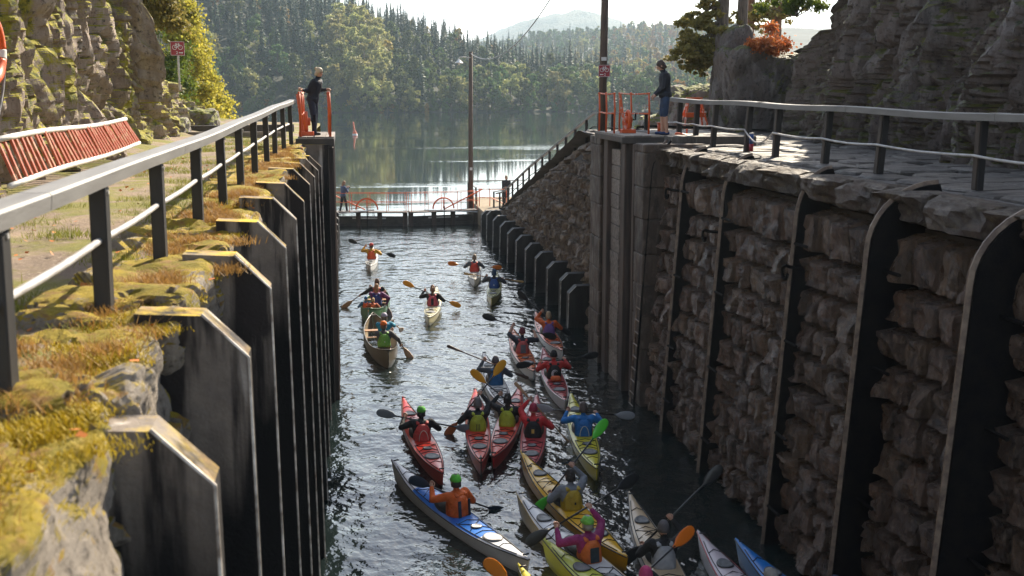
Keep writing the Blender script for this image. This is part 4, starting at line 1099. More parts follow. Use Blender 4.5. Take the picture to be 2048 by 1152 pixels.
def broad(h, w_, seed, m, n=1500, leaf=.34, nclump=22, z0=.22, bark='bark', name='broadleaf_tree'):
    g = np.random.default_rng(seed)
    cl = []
    for _ in range(nclump):
        t = g.uniform(0, 1); z = h * (z0 + (1 - z0) * t); prof = math.sin(math.pi * min(.98, .12 + .80 * t)) ** .7
        a = g.uniform(0, 2 * np.pi); rr_ = w_ * prof * math.sqrt(g.uniform(.05, 1)) * .8
        cl.append((rr_ * math.cos(a), rr_ * math.sin(a), z, g.uniform(.22, .42) * w_ * (.55 + .5 * prof)))
    cl = np.array(cl); k = g.integers(0, nclump, n)
    d = unit(g.normal(size=(n, 3))); rad_ = cl[k, 3] * np.abs(g.normal(.62, .32, n))
    cs = cl[k, :3] + d * rad_[:, None] * np.array([1, 1, .8])
    nrm = unit(d + .9 * g.normal(size=(n, 3)) + np.array([0, 0, .3])); u = unit(np.cross(nrm, g.normal(size=(n, 3)))); v = np.cross(nrm, u)
    sz = leaf * g.uniform(.55, 1.25, n)
    parts = [limb([(0, 0, -1), (0.1 * w_ * g.normal(), 0, h * .45), (0, 0, h * .9)], (.016 * h, .011 * h, .02), 6)]
    for c in cl[:nclump // 2]:
        zb = max(h * .15, c[2] - .35 * h * g.uniform(.4, 1)); parts.append(limb([(0, 0, zb), (c[0] * .55, c[1] * .55, (zb + c[2]) / 2 + .02 * h), tuple(c[:3])], (.006 * h, .004 * h, .01), 4))
    return quads_mesh(name, cs, u * sz[:, None], v * sz[:, None] * .8, [m, M[bark]], extra=merge(parts))
SPR = [spruce(h, w_, 40 + i, 1.0) for i, (h, w_) in enumerate(((19, 2.7), (17, 2.3), (21, 3.0), (15, 2.5), (18, 2.1), (13, 2.2)))]
GRN = [broad(h, w_, 60 + i, M['leaf_green'], 1900, .34) for i, (h, w_) in enumerate(((13, 3.6), (11, 3.2), (15, 3.9), (10, 3.4)))]
PAL = [broad(h, w_, 70 + i, M['leaf_pale'], 2400, .30) for i, (h, w_) in enumerate(((14, 3.8), (16, 4.2), (12, 4.2)))]
GLD = [broad(h, w_, 80 + i, M['leaf_gold'], 1700, .36) for i, (h, w_) in enumerate(((12, 3.3), (14, 3.8), (10, 3.2)))]
RST = [broad(h, w_, 90 + i, M['leaf_rust'], 1500, .36) for i, (h, w_) in enumerate(((11, 3.0), (9, 2.8)))]
def tz(x, y): return float(terrain(np.array([x]), np.array([y]))[0])
def screen(p):
    v = Vector(p) - CAM; zc = v.dot(FW); return 1024 + FPX * v.dot(RT) / zc, 576 - FPX * v.dot(UP) / zc
# candidate spots over both slopes, jittered
spots = []
for (x0, x1, y0, y1, st) in ((-125, 160, 398, 600, 5.6), (95, 420, 440, 760, 7.2), (110, 560, 760, 1320, 11.5)):
    nx_, ny_ = int((x1 - x0) / st), int((y1 - y0) / st)
    for i in range(nx_):
        for j in range(ny_):
            x = x0 + (i + tg.uniform(-.1, 1.1)) * st; y = y0 + (j + tg.uniform(-.1, 1.1)) * st
            z = tz(x, y)
            if z < .15: continue
            sx, sy = screen((x, y, z + 12))
            if sx < 300 or sx > 1500: continue
            # hidden behind the ridge of the near hill: skip the back side
            s1 = (y - 398 - .12 * x) / 165
            if s1 > 1.25 and x < 120: continue
            spots.append((x, y, z, sx, sy, s1))
LK = {'spruce': (SPR, 'dark green spruce in the wood across the lake', 'spruces across the lake'),
      'green': (GRN, 'grey green broadleaf tree in the wood across the lake', 'broadleaf trees across the lake'),
      'pale': (PAL, 'pale sunlit broadleaf tree among dark spruces across the lake', 'pale trees across the lake'),
      'gold': (GLD, 'yellow autumn tree on the slope across the lake', 'yellow trees across the lake'),
      'rust': (RST, 'orange brown autumn tree on the slope across the lake', 'orange trees across the lake')}
PLACE = []
for (x, y, z, sx, sy, s1) in spots:
    n = tg.random(); low = s1 < .22
    if x > 118 or y > 640:
        right = min(1, max(0, (sx - 1130) / 150))
        kind = 'gold' if n < .30 * right else 'rust' if n < .42 * right else 'green' if n < .74 else 'spruce' if n < .93 else 'pale'
    elif 640 < sx < 790 and s1 < .45: kind = 'pale' if n < .88 else 'gold'
    elif low: kind = 'green' if n < .80 else 'spruce' if n < .90 else 'pale'
    elif s1 < .42: kind = 'green' if n < .34 else 'spruce' if n < .95 else 'pale'
    else: kind = 'spruce' if n < .93 else 'green' if n < .97 else 'gold'
    hero = kind == 'pale' and 640 < sx < 790
    if kind == 'pale' and hero and not (660 < sx < 775): kind = 'green'; hero = False
    pool = LK[kind][0]; vi = int(tg.integers(len(pool))); sc = tg.uniform(.55, 1.0) * (1.35 if hero else 1.0) * (.92 if s1 > .5 else 1)
    PLACE.append((y * (1.0 if s1 > 0 else .9), kind, vi, x, y, z - .2, sc, tg.uniform(0, 6.28)))
ysh = np.arange(385, 520, .5)
for x in np.arange(-130, 330, 2.6):
    zz_ = terrain(np.full(ysh.size, x), ysh); k_ = np.argmax(zz_ > .1)
    if zz_[k_] > .1:
        for q in range(2):
            n = tg.random(); kind = 'green' if n < .85 else 'pale' if n < .93 else 'gold'
            PLACE.append((9e9, kind, int(tg.integers(len(LK[kind][0]))), x + tg.uniform(-1.5, 1.5), ysh[k_] + tg.uniform(-1.0, 3.5), -.9, tg.uniform(.26, .5), tg.uniform(0, 6.28)))
PLACE.sort()
cnt = {}; rest = []
for (_, kind, vi, x, y, z, sc, rot) in PLACE:
    lim = {'spruce': 260, 'green': 150, 'pale': 60, 'gold': 60, 'rust': 40}[kind]
    cnt[kind] = cnt.get(kind, 0) + 1
    if cnt[kind] <= lim:
        o = link({'spruce': 'spruce_tree'}.get(kind, 'broadleaf_tree'), LK[kind][0][vi], label=LK[kind][1], cat='tree', group=LK[kind][2])
        o.location = (x, y, z); o.rotation_euler = (0, 0, rot); o.scale = (sc, sc, sc * tg.uniform(.92, 1.1))
    else: rest.append((kind, vi, x, y, z, sc, rot))
# the rest of the forest as one mass, instanced by geometry nodes
protos = []
pc = bpy.data.collections.new('forest_kinds'); order = []
for kind in ('spruce', 'green', 'pale', 'gold', 'rust'):
    for i, me in enumerate(LK[kind][0]):
        po = bpy.data.objects.new('%02d_%s' % (len(order), kind), me); pc.objects.link(po); order.append((kind, i))
me = bpy.data.meshes.new('forest'); me.from_pydata([(r_[2], r_[3], r_[4]) for r_ in rest], [], [])
for nm, ty, data in (('kind', 'INT', [order.index((r_[0], r_[1])) for r_ in rest]), ('size', 'FLOAT', [r_[5] for r_ in rest]), ('turn', 'FLOAT', [r_[6] for r_ in rest])):
    at = me.attributes.new(nm, ty, 'POINT'); at.data.foreach_set('value', data)
fo = link('forest', me, label='dense mixed forest massed over the hills across the lake', cat='forest', kind='stuff')
ng = bpy.data.node_groups.new('forest_scatter', 'GeometryNodeTree')
ng.interface.new_socket('Geometry', in_out='INPUT', socket_type='NodeSocketGeometry'); ng.interface.new_socket('Geometry', in_out='OUTPUT', socket_type='NodeSocketGeometry')
gi = ng.nodes.new('NodeGroupInput'); go = ng.nodes.new('NodeGroupOutput')
ci = ng.nodes.new('GeometryNodeCollectionInfo'); ci.inputs['Collection'].default_value = pc; ci.inputs['Separate Children'].default_value = True; ci.inputs['Reset Children'].default_value = True
iop = ng.nodes.new('GeometryNodeInstanceOnPoints'); iop.inputs['Pick Instance'].default_value = True
def attr(nm, ty):
    n = ng.nodes.new('GeometryNodeInputNamedAttribute'); n.data_type = ty; n.inputs['Name'].default_value = nm; return n.outputs['Attribute']
cx = ng.nodes.new('ShaderNodeCombineXYZ'); ng.links.new(attr('turn', 'FLOAT'), cx.inputs[2])
ng.links.new(gi.outputs[0], iop.inputs['Points']); ng.links.new(ci.outputs[0], iop.inputs['Instance']); ng.links.new(attr('kind', 'INT'), iop.inputs['Instance Index'])
ng.links.new(cx.outputs[0], iop.inputs['Rotation']); ng.links.new(attr('size', 'FLOAT'), iop.inputs['Scale']); ng.links.new(iop.outputs[0], go.inputs[0])
md = fo.modifiers.new('scatter', 'NODES'); md.node_group = ng

# ---- trees close by
def leaf_cloud(centres, radii, n, leaf, seed, flat=.8):
    g = np.random.default_rng(seed); centres = np.array(centres, float); radii = np.array(radii, float)
    k = g.choice(len(centres), n, p=radii ** 2 / (radii ** 2).sum()); d = unit(g.normal(size=(n, 3)))
    cs = centres[k] + g.normal(size=(n, 3)) * (radii[k] * .52)[:, None] * np.array([1, 1, flat])
    nrm = unit(d * .6 + g.normal(size=(n, 3))); u = unit(np.cross(nrm, g.normal(size=(n, 3)))); v = np.cross(nrm, u); sz = leaf * g.uniform(.6, 1.3, n)
    return cs, u * sz[:, None], v * sz[:, None] * .75
def near_tree(name, base, trunk, limbs, cl, rd, n, leaf, m, bark, label, seed, flat=.8, r0=.2):
    t = thing(name, base, label, 'tree'); b = Vector(base)
    mb = MB(); mb.tube(trunk, [r0 * (1 - .75 * i / (len(trunk) - 1)) for i in range(len(trunk))], 10)
    for l in limbs: mb.tube(l, [r0 * .34 * (1 - .8 * i / (len(l) - 1)) for i in range(len(l))], 6)
    mb.build('trunk', M[bark], t, smooth=True)
    cs, us, vs = leaf_cloud(cl, rd, n, leaf, seed, flat)
    o = link('crown', quads_mesh('crown', cs - np.array(b), us, vs, [M[m]]), t)
    return t
# yellow-green birch at the end of the left rocks
rb_ = random.Random(4)
def birch(px_, Y, top, w_, label, m, seed, n=14000):
    bx_ = ay(px_, 225, Y).x; base = Vector((bx_, Y, 2.0)); r2 = random.Random(seed)
    cl, rd, limbs = [], [], []
    for k in range(60):
        t = r2.random(); z = 4.0 + (top - 4.0) * t; prof = (math.sin(math.pi * min(.97, .22 + .74 * t))) ** .8
        a = r2.uniform(0, 6.28); q = w_ * prof * math.sqrt(r2.uniform(.1, 1))
        p = base + Vector((q * math.cos(a), q * math.sin(a), z - 2)); cl.append(tuple(p)); rd.append(r2.uniform(.30, .55) * (.6 + .6 * prof))
        if k % 3 == 0: limbs.append([base + Vector((0, 0, max(1.2, (z - 2) * .55))), (base + Vector((0, 0, (z - 2) * .7))).lerp(p, .5), p])
    return near_tree('birch_tree', base, [base + Vector((.1 * math.sin(i), 0, (top - 2.5) * i / 6)) for i in range(7)], limbs, cl, rd, n, .058, m, 'bark_pale', label, seed, r0=.14)
birch(352, 56, 12.4, 1.75, 'tall yellow green birch standing behind the sunny rocks', 'birch_yellow', 3, 34000)
birch(425, 58, 8.4, .95, 'smaller yellow birch leaning over the lake beyond the rocks', 'birch_yellow', 8, 13000)
birch(320, 50, 13.0, 1.5, 'dull green tree behind the tall yellow birch', 'bush_green', 15, 22000)
# pine whose boughs hang into view top left
b = Vector((-6.6, 33, 8.5)); r2 = random.Random(9); cl, rd, limbs = [], [], []
for k in range(26):
    p = ay(r2.uniform(255, 385), r2.uniform(-90, 55) , 33 + r2.uniform(-1.2, 1.2))
    if p.x > -4.3 and p.z < 9.6: p.z += .5
    cl.append(tuple(p)); rd.append(r2.uniform(.25, .42)); limbs.append([b + Vector((0, 0, p.z - 8.8)), (b + Vector((0, 0, p.z - 8.5))).lerp(p, .6), p])
near_tree('pine_tree', b, [b + Vector((0, 0, i * .9)) for i in range(6)], limbs, cl, rd, 16000, .045, 'pine', 'bark', 'dark pine with boughs hanging over the top of the sunny cliff', 5, .5, .09)
# pines on the crag at the right
def crag_pine(px_, Y, lean, label, r0, bark, crowns, n, seed, ztop=17, z0=6.6):
    bx_ = ay(px_, 150, Y); base = Vector((bx_.x, Y, z0)); r2 = random.Random(seed)
    trunk = [base + Vector((lean * (i / 8.) * 1.0, 0, (ztop - z0) * i / 8.)) for i in range(9)]
    cl, rd, limbs = [], [], []
    for (cx_, cy_, yy, r_) in crowns:
        p = ay(cx_, cy_, yy); k0 = base + Vector((lean * .3, 0, max(1.0, p.z - z0 + .25)))
        for _ in range(16):
            q = p + Vector((r2.gauss(0, r_ * .6), r2.gauss(0, r_ * .5), r2.gauss(0, r_ * .3))); cl.append(tuple(q)); rd.append(r_ * r2.uniform(.16, .34))
        limbs.append([k0, k0.lerp(p, .5) + Vector((0, 0, .12)), p])
    for _ in range(14):                                   # the crown above the frame
        a = r2.uniform(0, 6.28); q = trunk[-1] + Vector((math.cos(a) * r2.uniform(.2, 2.2), math.sin(a) * r2.uniform(.2, 2.2), r2.uniform(-2.2, 1.0))); cl.append(tuple(q)); rd.append(r2.uniform(.4, .7))
    return near_tree('pine_tree', base, trunk, limbs, cl, rd, n * 2, .045, 'pine', bark, label, seed, .5, r0)
crag_pine(1434, 38.5, .42, 'grey barked pine at the outer end of the shaded crag', .27, 'bark', [(1385, 85, 38, .75), (1400, 118, 38, .6), (1372, 110, 37.6, .5), (1418, 60, 38.3, .6), (1400, 30, 38.5, .5), (1395, 138, 37.8, .35), (1420, 5, 38.6, .5), (1408, 98, 38.2, .7), (1425, 125, 38.4, .5)], 19000, 31)
crag_pine(1476, 39.5, .25, 'second grey pine trunk standing close behind the first on the crag', .25, 'bark', [(1455, 40, 39.5, .4)], 5000, 32)
crag_pine(1496, 43, .1, 'slim red barked pine behind the boulders of the crag', .19, 'bark_red', [(1510, 30, 43, .5), (1530, 10, 43, .6), (1525, 55, 43, .4)], 6000, 33)
crag_pine(1546, 42, .15, 'stout red barked pine half hidden behind the steep rock face', .27, 'bark_red', [(1560, 20, 42, .6), (1535, 30, 42, .5), (1580, 5, 42.5, .5)], 6000, 34)
def bush(name, c, r_, n, leaf, m, label, seed, sq=(1, 1, .7)):
    t = thing(name, c, label, 'bush'); r2 = random.Random(seed); c = Vector(c)
    mb = MB(); cl, rd = [], []
    for k in range(16):
        d = Vector((r2.gauss(0, .45) * sq[0], r2.gauss(0, .45) * sq[1], abs(r2.gauss(0, .5)) * sq[2] + .1)) * r_
        mb.tube([c + Vector((d.x * .1, d.y * .1, -.1)), c + d * .6, c + d], [.018, .012, .005], 5); cl.append(tuple(c + d)); rd.append(r_ * r2.uniform(.2, .34))
    mb.build('stems', M['bark'], t)
    cs, us, vs = leaf_cloud(cl, rd, n, leaf, seed, .8); link('foliage', quads_mesh('foliage', cs - np.array(c), us, vs, [M[m]]), t)
rock('boulder', Vector((ay(1512, 170, 36.0).x, 36.0, 7.2)), (2.3, 1.8, 3.3), M['cliff_shade'], 312, 34, .2, None, 7., label='broad block of rock under the orange red bush on the crag', cat='boulder')
p = Vector((ay(1520, 100, 35.7).x, 35.6, 8.72)); bush('red_bush', p, .85, 5000, .04, 'bush_red', 'orange red autumn bush growing on top of the shaded crag', 1, (1, .6, .75))
p = ay(1590, 25, 31.5); bush('green_bush', p, .6, 2500, .04, 'bush_green', 'small green bush on the shaded crag above the red bush', 2)
p = az(1372, 250, 6.3) + Vector((.9, .9, 0)); bush('green_bush', p, .42, 1800, .035, 'bush_green', 'bright green weed clump behind the orange trestle', 3)
rock('boulder', ay(1400, 205, 41) + Vector((0, 0, -.4)), (2.6, 2.4, 2.0), M['boulder'], 301, 26, .22, label='rounded grey boulder at the foot of the grey barked pine', cat='boulder')
rock('boulder', ay(1345, 240, 43) + Vector((0, 0, -.5)), (2.6, 2.0, 1.3), M['boulder'], 305, 20, .22, label='low mossy boulder behind the standing man', cat='boulder')
rock('boulder', ay(1460, 160, 36.9) + Vector((.1, 0, -.15)), (1.05, 1.4, 3.6), M['cliff_shade'], 309, 34, .2, label='tall upright slab of rock at the outer end of the shaded crag', cat='boulder')
for k, (px_, py_, Y, d) in enumerate(((335, 262, 34, (1.2, 1.2, .7)), (395, 245, 40, (1.4, 1.6, .9)))):
    rock('boulder', ay(px_, py_, Y), d, M['boulder'], 320 + k, 16, .22, label=('broken boulder at the foot of the sunny rocks by the timbers', 'weathered boulder where the sunny rocks meet the lake')[k], cat='boulder')

# ---- grass, moss and fallen leaves along the left wall
def blades(name, spots_, n, h, m, seed, label, spread=.12):
    g = np.random.default_rng(seed); sp = np.array(spots_); k = g.integers(0, len(sp), n)
    b = sp[k] + np.stack([g.normal(0, spread, n), g.normal(0, spread, n), np.zeros(n)], 1)
    a = g.uniform(0, 6.28, n); hh = h * g.uniform(.4, 1.2, n); ln = g.uniform(.2, 1.6, n)
    tip = b + np.stack([np.cos(a) * hh * ln, np.sin(a) * hh * ln, hh], 1); mid = b * .5 + tip * .5 + np.stack([0 * a, 0 * a, hh * .12], 1)
    s_ = np.stack([-np.sin(a), np.cos(a), 0 * a], 1) * (.002 + .0018 * g.random(n))[:, None]
    V = np.stack([b - s_, b + s_, mid + s_ * .8, mid - s_ * .8, mid - s_ * .8, mid + s_ * .8, tip + s_ * .2, tip - s_ * .2], 1).reshape(-1, 3)
    F = np.arange(n * 8).reshape(-1, 4)
    return link(name, npmesh(name, V, F, M[m], False), label=label, cat='grass', kind='stuff')
g = np.random.default_rng(3)
sp = [(-1.36 + g.normal(0, .18), y, 6.29 + g.uniform(-.03, .03)) for y in g.uniform(2.8, 27, 110)]
blades('dry_grass', sp, 26000, .075, 'dry_grass', 5, 'dry brown grass tufts along the mossy wall edge', .07)
sp = [(g.uniform(-3.8, -1.5), y, 6.27) for y in g.uniform(5, 34, 110)]
blades('green_grass', sp, 22000, .07, 'green_grass', 6, 'short green grass patches on the sunny path', .16)
sp = [(-1.27 + g.normal(0, .10), y, 6.27 + g.uniform(-.05, .03)) for y in np.concatenate([g.uniform(2.8, 27, 110), g.uniform(2.8, 9, 110)])]
blades('moss', sp, 60000, .03, 'moss_blade', 7, 'yellow green moss tufts over the wall stones', .07)
# fallen leaves
n = 300; cs = np.stack([g.uniform(-3.6, -.95, n), g.uniform(4, 30, n), np.full(n, 6.30)], 1); nr = unit(np.array([0, 0, 1.]) + .35 * g.normal(size=(n, 3))); u = unit(np.cross(nr, g.normal(size=(n, 3)))); v = np.cross(nr, u)
link('fallen_leaves', quads_mesh('fallen_leaves', cs, u * .017, v * .022, [M['leaf_litter']]), label='orange fallen leaves strewn over the sunny path', cat='leaves', kind='stuff')
# ------------------------------------------------------------------ people
def cloth(name, c, rough=.75): return plain(name, c, tuple(x * .72 for x in c), rough, 7, .9, 11, .045)
M['skin'] = plain('skin', (.52, .30, .21), (.46, .25, .17), .55, 6)
M['eye'] = plain('eye_dark', (.03, .025, .02), None, .3)
CLOTH = {}
def cl_(c, kind='cloth'):
    k = (kind,) + tuple(round(x, 3) for x in c)
    if k not in CLOTH: CLOTH[k] = cloth('%s_%d' % (kind, len(CLOTH)), c, .75 if kind == 'cloth' else .6)
    return CLOTH[k]
def capsule(mb, p0, p1, r0, r1, n=10):
    p0, p1 = Vector(p0), Vector(p1); d = (p1 - p0); L_ = d.length; d = d.normalized() if L_ > 1e-6 else Vector((0, 0, 1))
    pts, rs_ = [], []
    for a in (-80, -50, -20): pts.append(p0 + d * (r0 * math.sin(rad(a)))); rs_.append(r0 * math.cos(rad(a)))
    for t in (0.0, .33, .66, 1.0): pts.append(p0 + d * L_ * t); rs_.append(r0 + (r1 - r0) * t)
    for a in (20, 50, 80): pts.append(p1 + d * (r1 * math.sin(rad(a)))); rs_.append(r1 * math.cos(rad(a)))
    mb.tube(pts, rs_, n)
def ik(s_, h, l1, l2, pole):
    s_, h = Vector(s_), Vector(h); d = h - s_; D = d.length
    mx_ = (l1 + l2) * .985
    if D > mx_: h = s_ + d * (mx_ / D); d = h - s_; D = mx_
    d.normalize(); a = (l1 * l1 - l2 * l2 + D * D) / (2 * D); hh = math.sqrt(max(0, l1 * l1 - a * a))
    p = Vector(pole); p = p - d * p.dot(d); p = p.normalized() if p.length > 1e-6 else d.orthogonal().normalized()
    return s_ + d * a + p * hh, h
class Body:
    """one figure in local coordinates: +Y forward, hips at the origin"""
    def __init__(s, scale=1.0): s.mb = MB(); s.seg = []; s.fine = MB(); s.fm = []; s.k = scale
    def cap(s, p0, p1, r0, r1, z): capsule(s.mb, p0, p1, r0, r1); s.seg.append((Vector(p0), Vector(p1), (r0 + r1) / 2, z))
    def ellrings(s, rings, z):
        """rings: (centre, rx, ry, right, fwd)"""
        rr_ = []
        for c, rx, ry, rt_, fw_ in rings:
            rr_.append([c + rt_ * (rx * math.copysign(abs(math.cos(a)) ** .8, math.cos(a))) + fw_ * (ry * math.copysign(abs(math.sin(a)) ** .8, math.sin(a))) for a in np.linspace(0, 2 * math.pi, 16, endpoint=False)])
        s.mb.loft(rr_)
        for (a, b) in zip(rings[:-1], rings[1:]): s.seg.append((a[0], b[0], (a[1] + a[2]) / 2.4, z))
    def head(s, neck, up_, look, tilt=0):
        """neck base point, up direction, look direction (unit, roughly horizontal)"""
        up_ = up_.normalized(); fw_ = (look - up_ * look.dot(up_)).normalized(); rt_ = fw_.cross(up_)
        k = s.k
        s.cap(neck - up_ * .02 * k, neck + up_ * .10 * k + fw_ * .01 * k, .056 * k, .052 * k, 'skin')
        c = neck + up_ * .162 * k + fw_ * .02 * k
        R3 = Matrix((rt_, fw_, up_)).transposed()
        s.mb.ell(c + up_ * .02 * k, (.080 * k, .098 * k, .110 * k), R3, 14, 10); s.mb.ell(c + fw_ * .025 * k - up_ * .055 * k, (.058 * k, .068 * k, .072 * k), R3, 12, 8)
        s.seg.append((c - up_ * .06 * k, c + up_ * .04 * k, .085 * k, 'skin'))
        f = s.fine
        f.mi = 0
        f.ell(c + fw_ * .106 * k - up_ * .012 * k, (.014 * k, .02 * k, .026 * k), R3, 8, 6)
        for sd_ in (-1, 1):
            f.mi = 0; f.ell(c + rt_ * (sd_ * .079 * k) - up_ * .005 * k, (.012 * k, .022 * k, .033 * k), R3, 8, 6)
            f.mi = 1; f.ell(c + rt_ * (sd_ * .033 * k) + fw_ * .096 * k + up_ * .018 * k, (.014 * k, .008 * k, .008 * k), R3, 8, 5)
        f.mi = 2; f.ell(c + fw_ * .096 * k - up_ * .058 * k, (.026 * k, .008 * k, .008 * k), R3, 8, 5); f.mi = 0
        s.hc, s.hR = c, R3
    def hand(s, wrist, d, grip=None, side=1, curl=1.0):
        """palm from the wrist along d with five bent fingers closing round the grip axis"""
        d = d.normalized(); k = s.k
        g = grip.normalized() if grip is not None else d.orthogonal().normalized()
        g = (g - d * g.dot(d)); g = g.normalized() if g.length > 1e-5 else d.orthogonal().normalized()
        pn = d.cross(g) * side
        s.cap(wrist, wrist + d * .07 * k, .032 * k, .036 * k, 'hand')
        f = s.fine; f.mi = 0
        for i, ln in enumerate((.066, .074, .070, .056)):
            o = g * ((i - 1.5) * .0185 * k); b = wrist + d * .085 * k + o; a1 = b + d * (ln * .5 * k) + pn * (.012 * curl * k)
            a2 = a1 + (d * (.45 - .5 * curl) + pn * .8 * curl).normalized() * (ln * .42 * k); a3 = a2 + (-d * .7 * curl + pn * .35 + d * .35 * (1 - curl)).normalized() * (ln * .32 * k)
            f.tube([b - d * .03 * k, b, a1, a2, a3], [.0105 * k, .0105 * k, .0098 * k, .009 * k, .007 * k], 6)
        t0 = wrist + d * .035 * k + g * .03 * k; f.tube([t0, t0 + g * .022 * k + d * .025 * k + pn * .012 * k, t0 + g * .016 * k + d * .05 * k + pn * .035 * k, t0 + d * .066 * k + pn * .045 * k], [.013 * k, .012 * k, .0105 * k, .008 * k], 6)
    def make(s, name, mats, loc_m, label, voxel=.017):
        """close everything into one skin, then colour it by the nearest limb"""
        me = s.mb.mesh('tmp', [M['skin']]); ob = bpy.data.objects.new('tmp', me); C.objects.link(ob)
        rm = ob.modifiers.new('r', 'REMESH'); rm.mode = 'VOXEL'; rm.voxel_size = voxel
        sm = ob.modifiers.new('s', 'SMOOTH'); sm.iterations = 3; sm.factor = .5
        bpy.context.view_layer.update()
        ev = ob.evaluated_get(bpy.context.evaluated_depsgraph_get()); res = bpy.data.meshes.new_from_object(ev)
        bpy.data.objects.remove(ob, do_unlink=True)
        nV = len(res.vertices); co = np.empty(nV * 3); res.vertices.foreach_get('co', co); co = co.reshape(-1, 3)
        np_ = len(res.polygons); cen = np.empty(np_ * 3); res.polygons.foreach_get('center', cen); cen = cen.reshape(-1, 3)
        best = np.full(np_, 9e9); mi = np.zeros(np_, np.int32); zones = list(mats.keys())
        for a, b, r_, z in s.seg:
            a, b = np.array(a), np.array(b); ab = b - a; t = np.clip(((cen - a) @ ab) / max(ab @ ab, 1e-9), 0, 1)
            d = np.linalg.norm(cen - a - t[:, None] * ab, axis=1) - r_; m = d < best; best = np.where(m, d, best); mi = np.where(m, zones.index(z), mi)
        vs = [tuple(v) for v in co]; fs = [tuple(p.vertices) for p in res.polygons]; ms = list(mi)
        bpy.data.meshes.remove(res); bpy.data.meshes.remove(me)
        out_ = MB(); out_.v, out_.f, out_.m = vs, fs, [int(x) for x in ms]
        b0 = len(out_.v); out_.v += s.fine.v; out_.f += [tuple(i + b0 for i in f) for f in s.fine.f]; hz = zones.index('hand'); n0 = len(zones)
        out_.m += [[hz, n0, n0 + 1][i] for i in s.fine.m]
        me = out_.mesh(name, [mats[z] for z in zones] + [M['eye'], cl_((.40, .16, .13))], None, True)
        o = link(name, me, label=label, cat='person'); o.matrix_basis = loc_m; return o
    def child(s, o, name, mb, mat, smooth=True):
        c = link(name, mb.mesh(name, mat, None, smooth), o); return c
def headgear(B, o, kind, col, hair=None):
    """cap / beanie / hair built over the head, as children"""
    c, Rm, k = B.hc, B.hR, B.k
    def P(x, y, z): return c + Rm @ (Vector((x, y, z)) * k)
    def dome(r_, z0, z1, lift=0.0, back=0.0):
        mb = MB(); rings = []
        for i, t in enumerate(np.linspace(0, 1, 6)):
            zz = z0 + (z1 - z0) * math.sin(t * math.pi / 2); q = math.cos(t * math.pi / 2) ** .8 if t < 1 else .02
            rings.append([P(r_[0] * q * math.cos(a), r_[1] * q * math.sin(a) - back * (1 - t) * .5, zz) for a in np.linspace(0, 2 * math.pi, 14, endpoint=False)])
        mb.loft(rings); return mb
    if hair is not None and kind != 'beanie':
        mb = MB(); rings = []           # a cap of hair down to the nape, open over the face
        for t in np.linspace(0, 1, 7):
            q = math.cos(t * math.pi / 2) ** .75 if t < 1 else .03; row = []
            for a in np.linspace(0, 2 * math.pi, 16, endpoint=False):
                frnt = max(0, math.sin(a)); z0 = -.075 + .125 * frnt ** .5 if frnt > .05 else -.075
                zz = z0 + (.150 - z0) * math.sin(t * math.pi / 2); row.append(P(.092 * q * math.cos(a), (.110 * q * math.sin(a) - .004), zz))
            rings.append(row)
        mb.loft(rings); B.child(o, 'hair', mb, cl_(hair, 'hair'))
    if kind == 'cap':
        B.child(o, 'cap', dome((.100, .120), .025, .148), cl_(col))
        mb = MB(); vs = []
        for zz in (.045, .033):
            vs += [P(.078 * math.cos(a), .09 + .085 * math.sin(a), zz - .02 * math.sin(a)) for a in np.linspace(0, math.pi, 9)]
        mb.add(vs, [tuple(range(9)), tuple(range(17, 8, -1))] + [(i, 9 + i, 10 + i, i + 1) for i in range(8)] + [(0, 8, 17, 9)]); B.child(o, 'visor', mb, cl_(col), False)
    elif kind == 'beanie': B.child(o, 'beanie', dome((.099, .117), -.02, .155), cl_(col))
    elif kind == 'hood':
        B.child(o, 'hood', dome((.10, .122), -.09, .165, back=.02), cl_(col))
    elif kind == 'ponytail':
        mb = MB(); mb.tube([P(0, -.095, .07), P(0, -.14, .05), P(.005, -.155, -.06), P(.01, -.13, -.22), P(.01, -.11, -.30)], [.03 * k, .038 * k, .036 * k, .028 * k, .008 * k], 8); B.child(o, 'ponytail', mb, cl_(hair, 'hair'))
    elif kind == 'bun':
        mb = MB(); mb.ell(P(0, -.115, .10), (.042 * k, .04 * k, .04 * k), Rm); B.child(o, 'hair_bun', mb, cl_(hair, 'hair'))
    elif kind == 'long':
        mb = MB(); rings = []
        for t in np.linspace(0, 1, 5): rings.append([P(.082 * math.cos(a) * (1 - .25 * t), -.05 + (.05 - .0 * t) * math.sin(a) - .03 * t, .03 - .26 * t) for a in np.linspace(0, 2 * math.pi, 10, endpoint=False)])
        mb.loft(rings); B.child(o, 'long_hair', mb, cl_(hair, 'hair'))
def torso(B, sp0, sp1, rt_, fw_, zone, wide=1.0):
    """trunk from hip to neck base; returns shoulder points"""
    k = B.k; up_ = (sp1 - sp0).normalized(); L_ = (sp1 - sp0).length; f2 = (fw_ - up_ * fw_.dot(up_)).normalized()
    prof = [(-.04, .10, .075), (.0, .155, .115), (.14, .160, .118), (.32, .150, .108), (.52, .165, .115), (.72, .185, .122), (.88, .190, .115), (.96, .158, .098), (1.01, .09, .07), (1.03, .06, .055)]
    B.ellrings([(sp0 + up_ * (L_ * t), a * k * wide, b * k * wide, rt_, f2) for t, a, b in prof], zone)
    B.up, B.rt, B.f2, B.sp0, B.L, B.wide = up_, rt_, f2, sp0, L_, wide
    return [sp0 + up_ * (L_ * .90) + rt_ * (sd_ * .178 * k * wide) for sd_ in (-1, 1)]
